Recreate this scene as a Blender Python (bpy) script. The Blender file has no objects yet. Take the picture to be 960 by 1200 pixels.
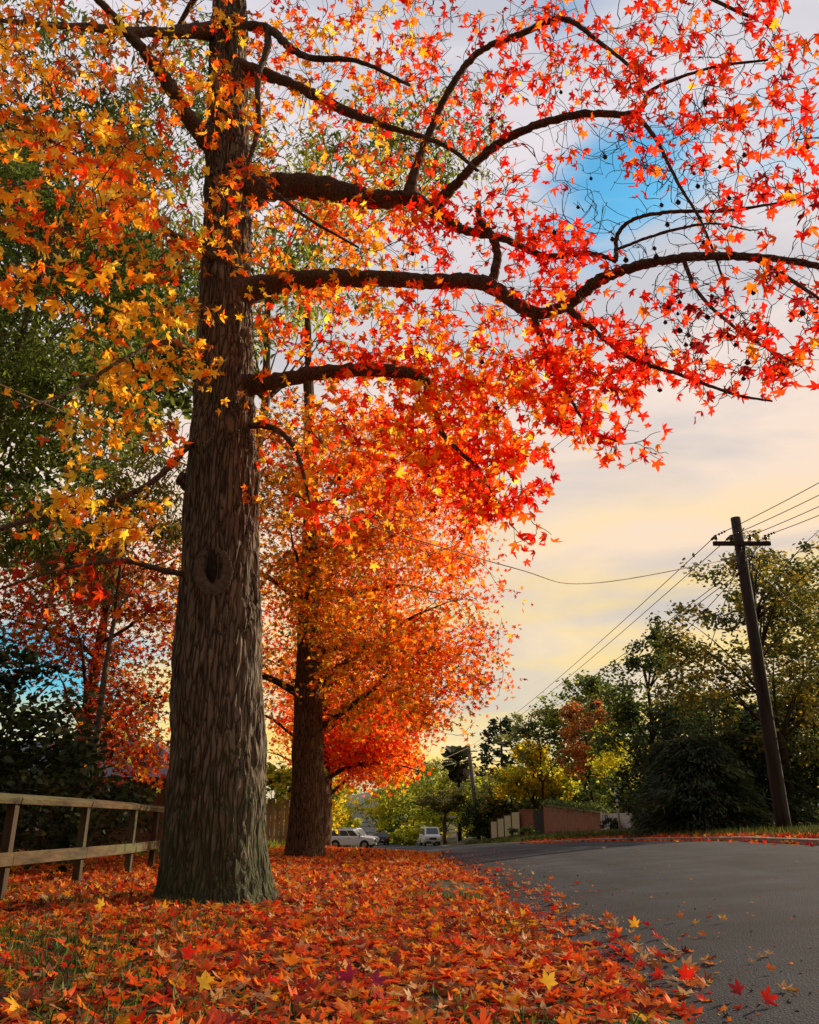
import bpy, bmesh, math, random
import numpy as np
from mathutils import Vector, Matrix, noise, kdtree

R = math.radians
random.seed(7)
rng = np.random.default_rng(7)
scene = bpy.context.scene
col = scene.collection

# ------------------------------------------------------------------ camera
EYE, PITCH, F = 0.65, R(20.8), 961.0
cam = bpy.data.cameras.new("camera")
cam_o = bpy.data.objects.new("camera", cam)
col.objects.link(cam_o)
cam_o.location = (0, 0, EYE)
cam_o.rotation_euler = (R(90) + PITCH, 0, 0)
cam.sensor_fit = 'HORIZONTAL'
cam.sensor_width = 36
cam.lens = 36 * F / 960
cam.clip_end = 5000
scene.camera = cam_o
scene.view_settings.view_transform = 'Standard'
scene.view_settings.look = 'None'
scene.view_settings.exposure = 0
scene.cycles.max_bounces = 5; scene.cycles.diffuse_bounces = 2; scene.cycles.glossy_bounces = 2; scene.cycles.transmission_bounces = 3

cP, sP = math.cos(PITCH), math.sin(PITCH)
def kk(py, Y):                      # metres per photo pixel at that point
    return Y / (F * cP - (600 - py) * sP)
def at(px, py, Y):
    k = kk(py, Y)
    return Vector(((px - 480) * k, Y, EYE + (F * sP + (600 - py) * cP) * k))

# ------------------------------------------------------------------ ground shape
RY = [-60, 17, 24, 32, 50, 66, 84, 100, 115, 150, 185, 240, 330, 420, 900]
RX = [7.9, 7.7, 7.45, 7.0, 5.9, 4.8, 3.8, 3.2, 2.0, -0.2, -2.2, -9.0, -16.5, -24, -65]
LY = [-60, 4, 9, 15, 24, 32, 50, 66, 84, 100, 115, 150, 185, 240, 330, 420, 900]
LX = [1.15, 1.15, 1.0, 0.85, 0.35, -0.1, -1.2, -2.2, -3.4, -4.0, -5.2, -7.2, -9.2, -16, -23.5, -31, -72]
ZY = [-60, 23, 30, 40, 60, 84, 100, 115, 150, 190, 240, 330, 420, 900]
ZL = [-.75, -.76, -1.02, -1.36, -1.9, -2.34, -2.46, -2.66, -2.75, -2.6, -1.5, 1.4, 4, 8]
ZRY = [-60, 20, 32, 50, 66, 84, 100, 115, 150, 190, 240, 330, 420, 900]
ZR = [-.35, -.38, -.6, -1.1, -1.55, -2.1, -2.4, -2.65, -2.75, -2.6, -1.5, 1.4, 4, 8]
def xl(y): return np.interp(y, LY, LX)
def xr(y): return np.interp(y, RY, RX)
def zl(y): return np.interp(y, ZY, ZL) + EYE
def zr(y): return np.interp(y, ZRY, ZR) + EYE
def smooth(t): t = np.clip(t, 0, 1); return t * t * (3 - 2 * t)
def H(x, y):
    x = np.asarray(x, float); y = np.asarray(y, float)
    a, b, za, zb = xl(y), xr(y), zl(y), zr(y)
    t = (x - a) / (b - a)
    road = za + (zb - za) * np.clip(t, 0, 1) + 0.06 * np.clip(4 * t * (1 - t), 0, 1)
    dl = np.clip(a - x, 0, None); dr = np.clip(x - b, 0, None)
    left = 0.03 * smooth(dl / .4) + .115 * smooth(dl / 3.6) - .03 * smooth((dl - 3) / 3)
    slope = np.interp(y, [20, 60], [.045, .12])
    right = 0.09 * smooth(dr / .25) + slope * np.clip(dr, 0, 9)
    far = np.clip(np.hypot(x, y) - 420, 0, None) * 0.012
    return road + left + right + far
def H1(x, y): return float(H(x, y))

# ------------------------------------------------------------------ materials
MATS = {}
def nodes_of(m):
    m.use_nodes = True
    nt = m.node_tree
    nt.nodes.clear()
    return nt, nt.nodes, nt.links
def surf(name, c1, c2, scale=8, rough=.8, bump=.3, bscale=40, stretch=(1, 1, 1), metal=0, spec=.3, detail=6, dist=.02, c3=None, s3=1.5):
    if name in MATS: return MATS[name]
    m = bpy.data.materials.new(name); MATS[name] = m
    nt, N, L = nodes_of(m)
    out = N.new('ShaderNodeOutputMaterial'); p = N.new('ShaderNodeBsdfPrincipled')
    L.new(p.outputs[0], out.inputs[0])
    p.inputs['Roughness'].default_value = rough; p.inputs['Metallic'].default_value = metal
    p.inputs['Specular IOR Level'].default_value = spec
    tc = N.new('ShaderNodeTexCoord'); mp = N.new('ShaderNodeMapping')
    mp.inputs['Scale'].default_value = stretch
    L.new(tc.outputs['Object'], mp.inputs[0])
    n = N.new('ShaderNodeTexNoise'); n.inputs['Scale'].default_value = scale; n.inputs['Detail'].default_value = detail
    L.new(mp.outputs[0], n.inputs['Vector'])
    r = N.new('ShaderNodeValToRGB')
    r.color_ramp.elements[0].position = .33; r.color_ramp.elements[1].position = .67
    r.color_ramp.elements[0].color = (*c1, 1); r.color_ramp.elements[1].color = (*c2, 1)
    L.new(n.outputs['Fac'], r.inputs[0])
    src = r.outputs[0]
    if c3:
        n3 = N.new('ShaderNodeTexNoise'); n3.inputs['Scale'].default_value = s3; n3.inputs['Detail'].default_value = 4
        L.new(mp.outputs[0], n3.inputs['Vector'])
        r3 = N.new('ShaderNodeValToRGB'); r3.color_ramp.elements[0].position = .5; r3.color_ramp.elements[1].position = .66
        L.new(n3.outputs['Fac'], r3.inputs[0])
        mx = N.new('ShaderNodeMix'); mx.data_type = 'RGBA'
        L.new(r3.outputs[0], mx.inputs['Factor']); L.new(src, mx.inputs['A']); mx.inputs['B'].default_value = (*c3, 1)
        src = mx.outputs['Result']
    L.new(src, p.inputs['Base Color'])
    if bump:
        nb = N.new('ShaderNodeTexNoise'); nb.inputs['Scale'].default_value = bscale; nb.inputs['Detail'].default_value = 8
        L.new(mp.outputs[0], nb.inputs['Vector'])
        b = N.new('ShaderNodeBump'); b.inputs['Strength'].default_value = bump; b.inputs['Distance'].default_value = dist
        L.new(nb.outputs['Fac'], b.inputs['Height']); L.new(b.outputs[0], p.inputs['Normal'])
    return m

def leaf_mat(name, trans=.5, rough=.55, boost=1.0, gloss=.06):
    if name in MATS: return MATS[name]
    m = bpy.data.materials.new(name); MATS[name] = m
    nt, N, L = nodes_of(m)
    out = N.new('ShaderNodeOutputMaterial')
    a = N.new('ShaderNodeAttribute'); a.attribute_name = 'Col'
    tc = N.new('ShaderNodeTexCoord')
    n = N.new('ShaderNodeTexNoise'); n.inputs['Scale'].default_value = 28; n.inputs['Detail'].default_value = 3
    L.new(tc.outputs['Object'], n.inputs['Vector'])
    mr = N.new('ShaderNodeMapRange'); mr.inputs['To Min'].default_value = .55; mr.inputs['To Max'].default_value = 1.4
    L.new(n.outputs['Fac'], mr.inputs['Value'])
    mul = N.new('ShaderNodeMix'); mul.data_type = 'RGBA'; mul.blend_type = 'MULTIPLY'; mul.inputs['Factor'].default_value = 1
    L.new(a.outputs['Color'], mul.inputs['A']); L.new(mr.outputs[0], mul.inputs['B'])
    d = N.new('ShaderNodeBsdfDiffuse'); t = N.new('ShaderNodeBsdfTranslucent'); g = N.new('ShaderNodeBsdfGlossy')
    g.inputs['Roughness'].default_value = rough; g.inputs['Color'].default_value = (.8, .8, .8, 1)
    L.new(mul.outputs['Result'], d.inputs['Color'])
    tb = N.new('ShaderNodeMix'); tb.data_type = 'RGBA'; tb.blend_type = 'MULTIPLY'; tb.inputs['Factor'].default_value = 1
    tb.inputs['B'].default_value = (boost, boost, boost, 1); tb.clamp_result = False
    L.new(mul.outputs['Result'], tb.inputs['A']); L.new(tb.outputs['Result'], t.inputs['Color'])
    mx = N.new('ShaderNodeMixShader'); mx.inputs[0].default_value = trans
    L.new(d.outputs[0], mx.inputs[1]); L.new(t.outputs[0], mx.inputs[2])
    mg = N.new('ShaderNodeMixShader'); mg.inputs[0].default_value = gloss
    L.new(mx.outputs[0], mg.inputs[1]); L.new(g.outputs[0], mg.inputs[2])
    L.new(mg.outputs[0], out.inputs[0])
    return m

def bark_mat(name, dark, light, moss=None, zs=.22, scale=14, bump=1.0, moss_top=2.2):
    if name in MATS: return MATS[name]
    m = bpy.data.materials.new(name); MATS[name] = m
    nt, N, L = nodes_of(m)
    out = N.new('ShaderNodeOutputMaterial'); p = N.new('ShaderNodeBsdfPrincipled')
    L.new(p.outputs[0], out.inputs[0]); p.inputs['Roughness'].default_value = .92; p.inputs['Specular IOR Level'].default_value = .15
    tc = N.new('ShaderNodeTexCoord'); mp = N.new('ShaderNodeMapping'); mp.inputs['Scale'].default_value = (1, 1, zs)
    L.new(tc.outputs['Object'], mp.inputs[0])
    wn = N.new('ShaderNodeTexNoise'); wn.inputs['Scale'].default_value = 6; wn.inputs['Detail'].default_value = 3
    L.new(mp.outputs[0], wn.inputs['Vector'])
    add = N.new('ShaderNodeMix'); add.data_type = 'RGBA'; add.blend_type = 'LINEAR_LIGHT'; add.inputs['Factor'].default_value = .1
    L.new(mp.outputs[0], add.inputs['A']); L.new(wn.outputs['Color'], add.inputs['B'])
    v = N.new('ShaderNodeTexVoronoi'); v.feature = 'DISTANCE_TO_EDGE'; v.inputs['Scale'].default_value = scale
    L.new(add.outputs['Result'], v.inputs['Vector'])
    vr = N.new('ShaderNodeMapRange'); vr.inputs['From Max'].default_value = .25
    L.new(v.outputs['Distance'], vr.inputs['Value'])
    n = N.new('ShaderNodeTexNoise'); n.inputs['Scale'].default_value = 45; n.inputs['Detail'].default_value = 8
    L.new(mp.outputs[0], n.inputs['Vector'])
    mm = N.new('ShaderNodeMath'); mm.operation = 'MULTIPLY_ADD'; mm.inputs[1].default_value = .7
    L.new(n.outputs['Fac'], mm.inputs[0]); L.new(vr.outputs[0], mm.inputs[2])
    r = N.new('ShaderNodeValToRGB'); r.color_ramp.elements[0].position = .3; r.color_ramp.elements[1].position = 1.35 if False else 1.0
    r.color_ramp.elements[0].color = (*dark, 1); r.color_ramp.elements[1].color = (*light, 1)
    e = r.color_ramp.elements.new(.62); e.color = tuple(.5 * (a + b) for a, b in zip(dark, light)) + (1,)
    L.new(mm.outputs[0], r.inputs[0])
    src = r.outputs[0]
    big = N.new('ShaderNodeTexNoise'); big.inputs['Scale'].default_value = 2.6; big.inputs['Detail'].default_value = 5
    L.new(tc.outputs['Object'], big.inputs['Vector'])
    br = N.new('ShaderNodeMapRange'); br.inputs['To Min'].default_value = .55; br.inputs['To Max'].default_value = 1.45
    L.new(big.outputs['Fac'], br.inputs['Value'])
    bm_ = N.new('ShaderNodeMix'); bm_.data_type = 'RGBA'; bm_.blend_type = 'MULTIPLY'; bm_.inputs['Factor'].default_value = 1
    L.new(src, bm_.inputs['A']); L.new(br.outputs[0], bm_.inputs['B']); src = bm_.outputs['Result']
    if moss:
        sx = N.new('ShaderNodeSeparateXYZ'); L.new(tc.outputs['Object'], sx.inputs[0])
        mz = N.new('ShaderNodeMapRange'); mz.inputs['From Min'].default_value = moss_top; mz.inputs['From Max'].default_value = 0
        mz.inputs['To Min'].default_value = -.35; mz.inputs['To Max'].default_value = .45
        L.new(sx.outputs['Z'], mz.inputs['Value'])
        mn = N.new('ShaderNodeTexNoise'); mn.inputs['Scale'].default_value = 9; mn.inputs['Detail'].default_value = 7
        L.new(tc.outputs['Object'], mn.inputs['Vector'])
        ad = N.new('ShaderNodeMath'); L.new(mz.outputs[0], ad.inputs[0]); L.new(mn.outputs['Fac'], ad.inputs[1])
        rr = N.new('ShaderNodeMapRange'); rr.inputs['From Min'].default_value = .5; rr.inputs['From Max'].default_value = .85; rr.inputs['To Max'].default_value = .75
        L.new(ad.outputs[0], rr.inputs['Value'])
        mx = N.new('ShaderNodeMix'); mx.data_type = 'RGBA'
        L.new(rr.outputs[0], mx.inputs['Factor']); L.new(src, mx.inputs['A']); mx.inputs['B'].default_value = (*moss, 1); src = mx.outputs['Result']
    L.new(src, p.inputs['Base Color'])
    b = N.new('ShaderNodeBump'); b.inputs['Strength'].default_value = bump; b.inputs['Distance'].default_value = .03
    L.new(mm.outputs[0], b.inputs['Height']); L.new(b.outputs[0], p.inputs['Normal'])
    return m

def brick_mat(name, c1, c2, mortar, scale=1.0):
    if name in MATS: return MATS[name]
    m = bpy.data.materials.new(name); MATS[name] = m
    nt, N, L = nodes_of(m)
    out = N.new('ShaderNodeOutputMaterial'); p = N.new('ShaderNodeBsdfPrincipled'); p.inputs['Roughness'].default_value = .9
    L.new(p.outputs[0], out.inputs[0])
    tc = N.new('ShaderNodeTexCoord'); sx = N.new('ShaderNodeSeparateXYZ'); L.new(tc.outputs['Object'], sx.inputs[0])
    ad = N.new('ShaderNodeMath'); L.new(sx.outputs['X'], ad.inputs[0]); L.new(sx.outputs['Y'], ad.inputs[1])
    cb = N.new('ShaderNodeCombineXYZ'); L.new(ad.outputs[0], cb.inputs[0]); L.new(sx.outputs['Z'], cb.inputs[1])
    br = N.new('ShaderNodeTexBrick'); br.inputs['Color1'].default_value = (*c1, 1); br.inputs['Color2'].default_value = (*c2, 1)
    br.inputs['Mortar'].default_value = (*mortar, 1); br.inputs['Scale'].default_value = scale
    br.inputs['Brick Width'].default_value = .24; br.inputs['Row Height'].default_value = .085; br.inputs['Mortar Size'].default_value = .008
    L.new(cb.outputs[0], br.inputs['Vector'])
    n = N.new('ShaderNodeTexNoise'); n.inputs['Scale'].default_value = 2.5; n.inputs['Detail'].default_value = 6
    L.new(tc.outputs['Object'], n.inputs['Vector'])
    mr = N.new('ShaderNodeMapRange'); mr.inputs['To Min'].default_value = .5; mr.inputs['To Max'].default_value = 1.4
    L.new(n.outputs['Fac'], mr.inputs['Value'])
    mx = N.new('ShaderNodeMix'); mx.data_type = 'RGBA'; mx.blend_type = 'MULTIPLY'; mx.inputs['Factor'].default_value = 1
    L.new(br.outputs['Color'], mx.inputs['A']); L.new(mr.outputs[0], mx.inputs['B']); L.new(mx.outputs['Result'], p.inputs['Base Color'])
    return m

def glass_mat(name, c=(.02, .025, .03)):
    if name in MATS: return MATS[name]
    m = surf(name, c, tuple(v * 1.6 for v in c), 3, .06, 0, spec=.9)
    return m

BARK = bark_mat('grey_brown_bark', (.034, .027, .02), (.21, .17, .13), moss=(.052, .07, .03), zs=.13, scale=21, bump=.9, moss_top=2.6)
BARK2 = bark_mat('brown_bark', (.02, .012, .008), (.17, .1, .055), zs=.14, scale=26, bump=.8)
LIMB = bark_mat('limb_bark', (.028, .021, .017), (.17, .125, .095), scale=40, zs=1, bump=.5)
TWIG = surf('twig_bark', (.028, .016, .013), (.075, .05, .04), 20, .9, 0)
PALEBARK = surf('pale_gum_bark', (.07, .04, .028), (.17, .11, .075), 5, .8, .3, 20, (1, 1, .3))
DARKBARK = surf('dark_bark', (.03, .02, .013), (.07, .05, .035), 8, .9, .5, 20, (1, 1, .3))
LEAF = leaf_mat('autumn_leaf', .64, .5, 1.7, .012)
LITTER = leaf_mat('fallen_leaf_blade', .35, .45, 1.35, .02)
GREENLEAF = leaf_mat('green_leaf', .55, .5, 1.9, .03)
DARKLEAF = leaf_mat('dark_leaf', .25, .6, 1.0, .03)
GRASS = leaf_mat('grass_blade', .35, .6, 1.2, .03)
OLDWOOD = surf('weathered_wood', (.03, .02, .013), (.1, .065, .036), 6, .85, .6, 30, (1, 1, .25), c3=(.08, .085, .04), s3=3)
RAILWOOD = surf('weathered_rail_wood', (.035, .024, .014), (.16, .1, .045), 9, .85, .6, 30, (1, .25, 1), c3=(.12, .12, .05), s3=4)
POLEWOOD = surf('dark_pole_wood', (.018, .013, .01), (.06, .042, .032), 6, .9, .7, 25, (1, 1, .12))
GREYPOLE = surf('grey_pole_wood', (.12, .1, .085), (.24, .2, .17), 6, .9, .6, 25, (1, 1, .12))
WIRE = surf('black_wire', (.02, .018, .016), (.05, .045, .04), 10, .6, 0)
PALEWIRE = surf('sunlit_pale_cable', (.34, .24, .13), (.5, .36, .2), 10, .6, 0)
CERAMIC = surf('brown_ceramic', (.05, .025, .018), (.09, .045, .03), 10, .25, 0)
STEEL = surf('galvanised_steel', (.2, .2, .2), (.35, .35, .34), 12, .5, 0, metal=.6)

# ------------------------------------------------------------------ object helpers
def tag(o, label=None, cat=None, group=None, kind=None):
    if label: o['label'] = label
    if cat: o['category'] = cat
    if group: o['group'] = group
    if kind: o['kind'] = kind
    return o
def empty(name, loc, label, cat, group=None, rz=0):
    o = bpy.data.objects.new(name, None); col.objects.link(o)
    o.location = loc; o.rotation_euler = (0, 0, rz); o.empty_display_size = .2
    return tag(o, label, cat, group)
def link(name, me, m, parent=None, smooth_=False):
    if m is not None: me.materials.append(m)
    if smooth_: me.shade_smooth()
    o = bpy.data.objects.new(name, me); col.objects.link(o)
    if parent is not None: o.parent = parent
    return o
def mesh_np(name, V, Fc, colors=None):
    """V (n,3), Fc list of index arrays with equal size per array, or an (m,k) array"""
    me = bpy.data.meshes.new(name)
    V = np.asarray(V, np.float32)
    arrs = Fc if isinstance(Fc, list) else [Fc]
    arrs = [np.asarray(a, np.int32) for a in arrs if len(a)]
    me.vertices.add(len(V)); me.vertices.foreach_set('co', V.ravel())
    tot = sum(a.size for a in arrs); nf = sum(len(a) for a in arrs)
    me.loops.add(tot); me.polygons.add(nf)
    me.loops.foreach_set('vertex_index', np.concatenate([a.ravel() for a in arrs]))
    starts, s = [], 0
    for a in arrs:
        starts.append(s + np.arange(len(a)) * a.shape[1]); s += a.size
    me.polygons.foreach_set('loop_start', np.concatenate(starts).astype(np.int32))
    if colors is not None:
        at_ = me.attributes.new('Col', 'FLOAT_COLOR', 'POINT')
        c = np.ones((len(V), 4), np.float32); c[:, :3] = colors
        at_.data.foreach_set('color', c.ravel())
    me.update(calc_edges=True); me.validate()
    return me

class MB:
    def __init__(s): s.v, s.f = [], []
    def add(s, vs, fs):
        b = len(s.v); s.v += [tuple(v) for v in vs]; s.f += [[i + b for i in f] for f in fs]
        return s
    def box(s, c, d, rz=0, M=None):
        x, y, z = d[0] / 2, d[1] / 2, d[2] / 2
        vs = [Vector((a * x, b * y, e * z)) for e in (-1, 1) for a, b in ((-1, -1), (1, -1), (1, 1), (-1, 1))]
        m = Matrix.Translation(c) @ (M if M is not None else Matrix.Rotation(rz, 4, 'Z'))
        return s.add([m @ v for v in vs], [(3, 2, 1, 0), (4, 5, 6, 7), (0, 1, 5, 4), (1, 2, 6, 5), (2, 3, 7, 6), (3, 0, 4, 7)])
    def bar(s, a, b, w, h):
        a, b = Vector(a), Vector(b); d = (b - a); L = d.length; d.normalize()
        side = d.cross(Vector((0, 0, 1)))
        if side.length < .01: side = Vector((1, 0, 0))
        side.normalize(); up = side.cross(d)
        M = Matrix((side, d, up)).transposed().to_4x4()
        return s.box((a + b) / 2, (w, L, h), M=M)
    def tube(s, pts, rad, n=8, cap=True):
        pts = [Vector(p) for p in pts]
        if not hasattr(rad, '__len__'): rad = [rad] * len(pts)
        vs, fs = [], []
        ref = None
        for i, p in enumerate(pts):
            t = (pts[min(i + 1, len(pts) - 1)] - pts[max(i - 1, 0)]).normalized()
            if ref is None:
                ref = Vector((1, 0, 0)) if abs(t.x) < .8 else Vector((0, 1, 0))
            u = (ref - t * ref.dot(t)).normalized(); w = t.cross(u); ref = u
            for k in range(n):
                a = 2 * math.pi * k / n
                vs.append(p + (u * math.cos(a) + w * math.sin(a)) * rad[i])
        for i in range(len(pts) - 1):
            for k in range(n):
                a, b = i * n + k, i * n + (k + 1) % n
                fs.append((a, b, b + n, a + n))
        if cap:
            fs.append(tuple(range(n - 1, -1, -1))); fs.append(tuple(range((len(pts) - 1) * n, len(pts) * n)))
        return s.add(vs, fs)
    def prism(s, poly, y0, y1):          # polygon in x,z extruded along y
        n = len(poly)
        vs = [(x, y0, z) for x, z in poly] + [(x, y1, z) for x, z in poly]
        fs = [tuple(range(n)), tuple(range(2 * n - 1, n - 1, -1))]
        fs += [(i, i + n, (i + 1) % n + n, (i + 1) % n) for i in range(n)]
        return s.add(vs, fs)
    def build(s, name, m, parent=None, smooth_=False, bevel=0, seg=2):
        me = bpy.data.meshes.new(name); me.from_pydata([tuple(v) for v in s.v], [], s.f); me.update()
        bm = bmesh.new(); bm.from_mesh(me); bmesh.ops.recalc_face_normals(bm, faces=bm.faces)
        if bevel:
            es = [e for e in bm.edges if len(e.link_faces) == 2 and e.calc_face_angle(0) > R(18)]
            bmesh.ops.bevel(bm, geom=es, offset=bevel, segments=seg, affect='EDGES', profile=.6, clamp_overlap=True)
        bm.to_mesh(me); bm.free()
        return link(name, me, m, parent, smooth_)

def catmull(pts, n):
    """pts list of arrays -> smooth resample with n per span"""
    P = np.array(pts, float)
    P = np.vstack([2 * P[0] - P[1], P, 2 * P[-1] - P[-2]])
    out = []
    for i in range(1, len(P) - 2):
        p0, p1, p2, p3 = P[i - 1], P[i], P[i + 1], P[i + 2]
        for t in np.linspace(0, 1, n, endpoint=False):
            out.append(.5 * (2 * p1 + (p2 - p0) * t + (2 * p0 - 5 * p1 + 4 * p2 - p3) * t ** 2 + (3 * p1 - p0 - 3 * p2 + p3) * t ** 3))
    out.append(P[-2])
    return np.array(out)

# ------------------------------------------------------------------ leaves
def star(hi=True):
    tips = [(-28, .74), (34, .97), (90, 1.08), (146, .97), (208, .74)]
    o = [(-90, .16)]
    for i, (a, r) in enumerate(tips):
        if hi:
            o += [(a - 19, r * .66), (a, r), (a + 19, r * .66)]
        else: o += [(a, r)]
        if i < 4: o += [((a + tips[i + 1][0]) / 2, .43 if hi else .46)]
    v = [(0, 0, 0)] + [(r * math.cos(R(a)), r * math.sin(R(a)), 0) for a, r in o]
    v = np.array(v); v[:, 1] += .2
    n = len(v) - 1
    f = np.array([(0, i + 1, (i + 1) % n + 1) for i in range(n)])
    if hi:                                # petiole
        b = len(v)
        v = np.vstack([v, [(-.02, -.02, 0), (.02, -.02, 0), (.05, -.75, 0)]])
        f = np.vstack([f, [(b, b + 2, b + 1)]])
    return v, f
STAR_HI, STAR_LO = star(True), star(False)
DIAMOND = (np.array([(0, -.5, 0), (.34, 0, .06), (0, .55, 0), (-.34, 0, .06)]), np.array([(0, 1, 2, 3)]))
NARROW = (np.array([(0, 0, 0), (.14, .4, .05), (0, 1, -.05), (-.14, .4, .05)]), np.array([(0, 1, 2, 3)]))
OVAL = (np.array([(0, -.5, 0), (.3, -.15, .05), (.26, .25, .04), (0, .6, 0), (-.26, .25, .04), (-.3, -.15, .05)]), np.array([(0, 1, 2, 3, 4, 5)]))

def unit(a):
    return a / (np.linalg.norm(a, axis=1, keepdims=True) + 1e-9)
def leaves(name, tpl, P, tipdir, nrm, size, colors, curl=0, fold=0, tipcol=None):
    """P,tipdir,nrm (N,3); size (N,), colors (N,3)"""
    T, Fc = tpl
    N = len(P)
    y = unit(tipdir); x = unit(np.cross(y, nrm)); z = np.cross(x, y)
    t = np.broadcast_to(T, (N,) + T.shape).copy()
    r2 = (T[:, 0] ** 2 + (T[:, 1] - .2) ** 2)
    c = np.broadcast_to(np.asarray(curl, float).reshape(-1, 1), (N, 1))
    fo = np.broadcast_to(np.asarray(fold, float).reshape(-1, 1), (N, 1))
    t[:, :, 2] += c * r2[None] + fo * np.abs(T[:, 0])[None]
    t *= np.asarray(size).reshape(-1, 1, 1)
    V = P[:, None] + t[:, :, :1] * x[:, None] + t[:, :, 1:2] * y[:, None] + t[:, :, 2:] * z[:, None]
    V = V.reshape(-1, 3)
    fs = (Fc[None] + (np.arange(N) * len(T))[:, None, None]).reshape(-1, Fc.shape[1])
    C = np.repeat(colors[:, None], len(T), 1).copy()
    C *= (1 - .25 * np.clip(r2, 0, 1))[None, :, None] if False else 1
    return mesh_np(name, V, fs, C.reshape(-1, 3))

RED = np.array((.74, .022, .008)); SCARLET = np.array((.84, .062, .008)); ORANGE = np.array((.86, .175, .010))
GOLD = np.array((.90, .42, .02)); YEL = np.array((.92, .58, .05)); CRIM = np.array((.26, .012, .014)); BROWN = np.array((.26, .09, .03)); TAN = np.array((.62, .36, .17)); OLIVE = np.array((.3, .24, .03))
def palette(N, cols, w):
    w = np.array(w, float); w /= w.sum()
    idx = rng.choice(len(cols), N, p=w)
    c = np.array(cols)[idx]
    return np.clip(c * rng.uniform(.72, 1.2, (N, 1)) * rng.uniform(.9, 1.1, (N, 3)), 0, .95)
def hang_dirs(N, droop=.8):
    t = rng.normal(size=(N, 3)); t[:, 2] = t[:, 2] * .5 - droop
    n = rng.normal(size=(N, 3)); n[:, 2] = np.abs(n[:, 2]) + .35
    return unit(t), unit(n)

# ------------------------------------------------------------------ world
SUN_AZ, SUN_EL = 50.0, 20.0
w = bpy.data.worlds.new("World"); scene.world = w; w.use_nodes = True
nt = w.node_tree; nt.nodes.clear(); N, L = nt.nodes, nt.links
out = N.new('ShaderNodeOutputWorld')
sky = N.new('ShaderNodeTexSky'); sky.sky_type = 'NISHITA'; sky.sun_disc = False
sky.sun_elevation = R(SUN_EL); sky.sun_rotation = R(SUN_AZ); sky.air_density = 1.2; sky.dust_density = 1.5; sky.ozone_density = 2.0
bg = N.new('ShaderNodeBackground'); bg.inputs[1].default_value = .13
tint = N.new('ShaderNodeMix'); tint.data_type = 'RGBA'; tint.blend_type = 'MULTIPLY'; tint.inputs['Factor'].default_value = 1
tint.inputs['B'].default_value = (.42, 1.25, 1.5, 1)
L.new(sky.outputs[0], tint.inputs['A']); L.new(tint.outputs['Result'], bg.inputs[0])
tc = N.new('ShaderNodeTexCoord')
sep = N.new('ShaderNodeSeparateXYZ'); L.new(tc.outputs['Generated'], sep.inputs[0])
# cloud cover: stretched layers
mp = N.new('ShaderNodeMapping'); mp.inputs['Scale'].default_value = (1.0, 1.0, 3.2); mp.inputs['Location'].default_value = (.3, 1.7, .2); mp.inputs['Rotation'].default_value = (0, R(14), 0)
L.new(tc.outputs['Generated'], mp.inputs[0])
n1 = N.new('ShaderNodeTexNoise'); n1.inputs['Scale'].default_value = 2.6; n1.inputs['Detail'].default_value = 8; n1.inputs['Roughness'].default_value = .52; n1.inputs['Distortion'].default_value = .5
L.new(mp.outputs[0], n1.inputs['Vector'])
n2 = N.new('ShaderNodeTexNoise'); n2.inputs['Scale'].default_value = 2.4; n2.inputs['Detail'].default_value = 9; n2.inputs['Distortion'].default_value = .6
L.new(mp.outputs[0], n2.inputs['Vector'])
# elevation ramp of cloud colour
ramp = N.new('ShaderNodeValToRGB'); cr = ramp.color_ramp
stops = [(0.0, (.95, .70, .28)), (.07, (1.0, .82, .42)), (.15, (1.0, .80, .50)), (.26, (1.0, .77, .54)), (.42, (.95, .77, .65)), (.6, (.86, .78, .78)), (.8, (.78, .74, .80)), (1.0, (.6, .6, .7))]
cr.elements[0].position = 0; cr.elements[0].color = (*stops[0][1], 1)
cr.elements[1].position = 1; cr.elements[1].color = (*stops[-1][1], 1)
for p_, c_ in stops[1:-1]:
    e = cr.elements.new(p_); e.color = (*c_, 1)
L.new(sep.outputs['Z'], ramp.inputs[0])
# grey-blue undersides
r2 = N.new('ShaderNodeValToRGB'); r2.color_ramp.elements[0].position = .42; r2.color_ramp.elements[1].position = .62
L.new(n2.outputs['Fac'], r2.inputs[0])
shade = N.new('ShaderNodeMix'); shade.data_type = 'RGBA'
L.new(r2.outputs[0], shade.inputs['Factor']); L.new(ramp.outputs[0], shade.inputs['A'])
cool = N.new('ShaderNodeMix'); cool.data_type = 'RGBA'; cool.inputs['Factor'].default_value = .55
L.new(ramp.outputs[0], cool.inputs['A']); cool.inputs['B'].default_value = (.40, .47, .56, 1)
L.new(cool.outputs['Result'], shade.inputs['B'])
# yellow streaks low down
n3 = N.new('ShaderNodeTexNoise'); n3.inputs['Scale'].default_value = 3.2; n3.inputs['Detail'].default_value = 5
mp3 = N.new('ShaderNodeMapping'); mp3.inputs['Scale'].default_value = (1, 1, 6); mp3.inputs['Rotation'].default_value = (0, R(10), 0)
L.new(tc.outputs['Generated'], mp3.inputs[0]); L.new(mp3.outputs[0], n3.inputs['Vector'])
r3 = N.new('ShaderNodeValToRGB'); r3.color_ramp.elements[0].position = .47; r3.color_ramp.elements[1].position = .62
L.new(n3.outputs['Fac'], r3.inputs[0])
low = N.new('ShaderNodeMapRange'); low.inputs['From Min'].default_value = .42; low.inputs['From Max'].default_value = .08
L.new(sep.outputs['Z'], low.inputs['Value'])
ml = N.new('ShaderNodeMath'); ml.operation = 'MULTIPLY'; L.new(r3.outputs[0], ml.inputs[0]); L.new(low.outputs[0], ml.inputs[1])
glow = N.new('ShaderNodeMix'); glow.data_type = 'RGBA'; L.new(ml.outputs[0], glow.inputs['Factor'])
L.new(shade.outputs['Result'], glow.inputs['A']); glow.inputs['B'].default_value = (1.1, .80, .22, 1)
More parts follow.
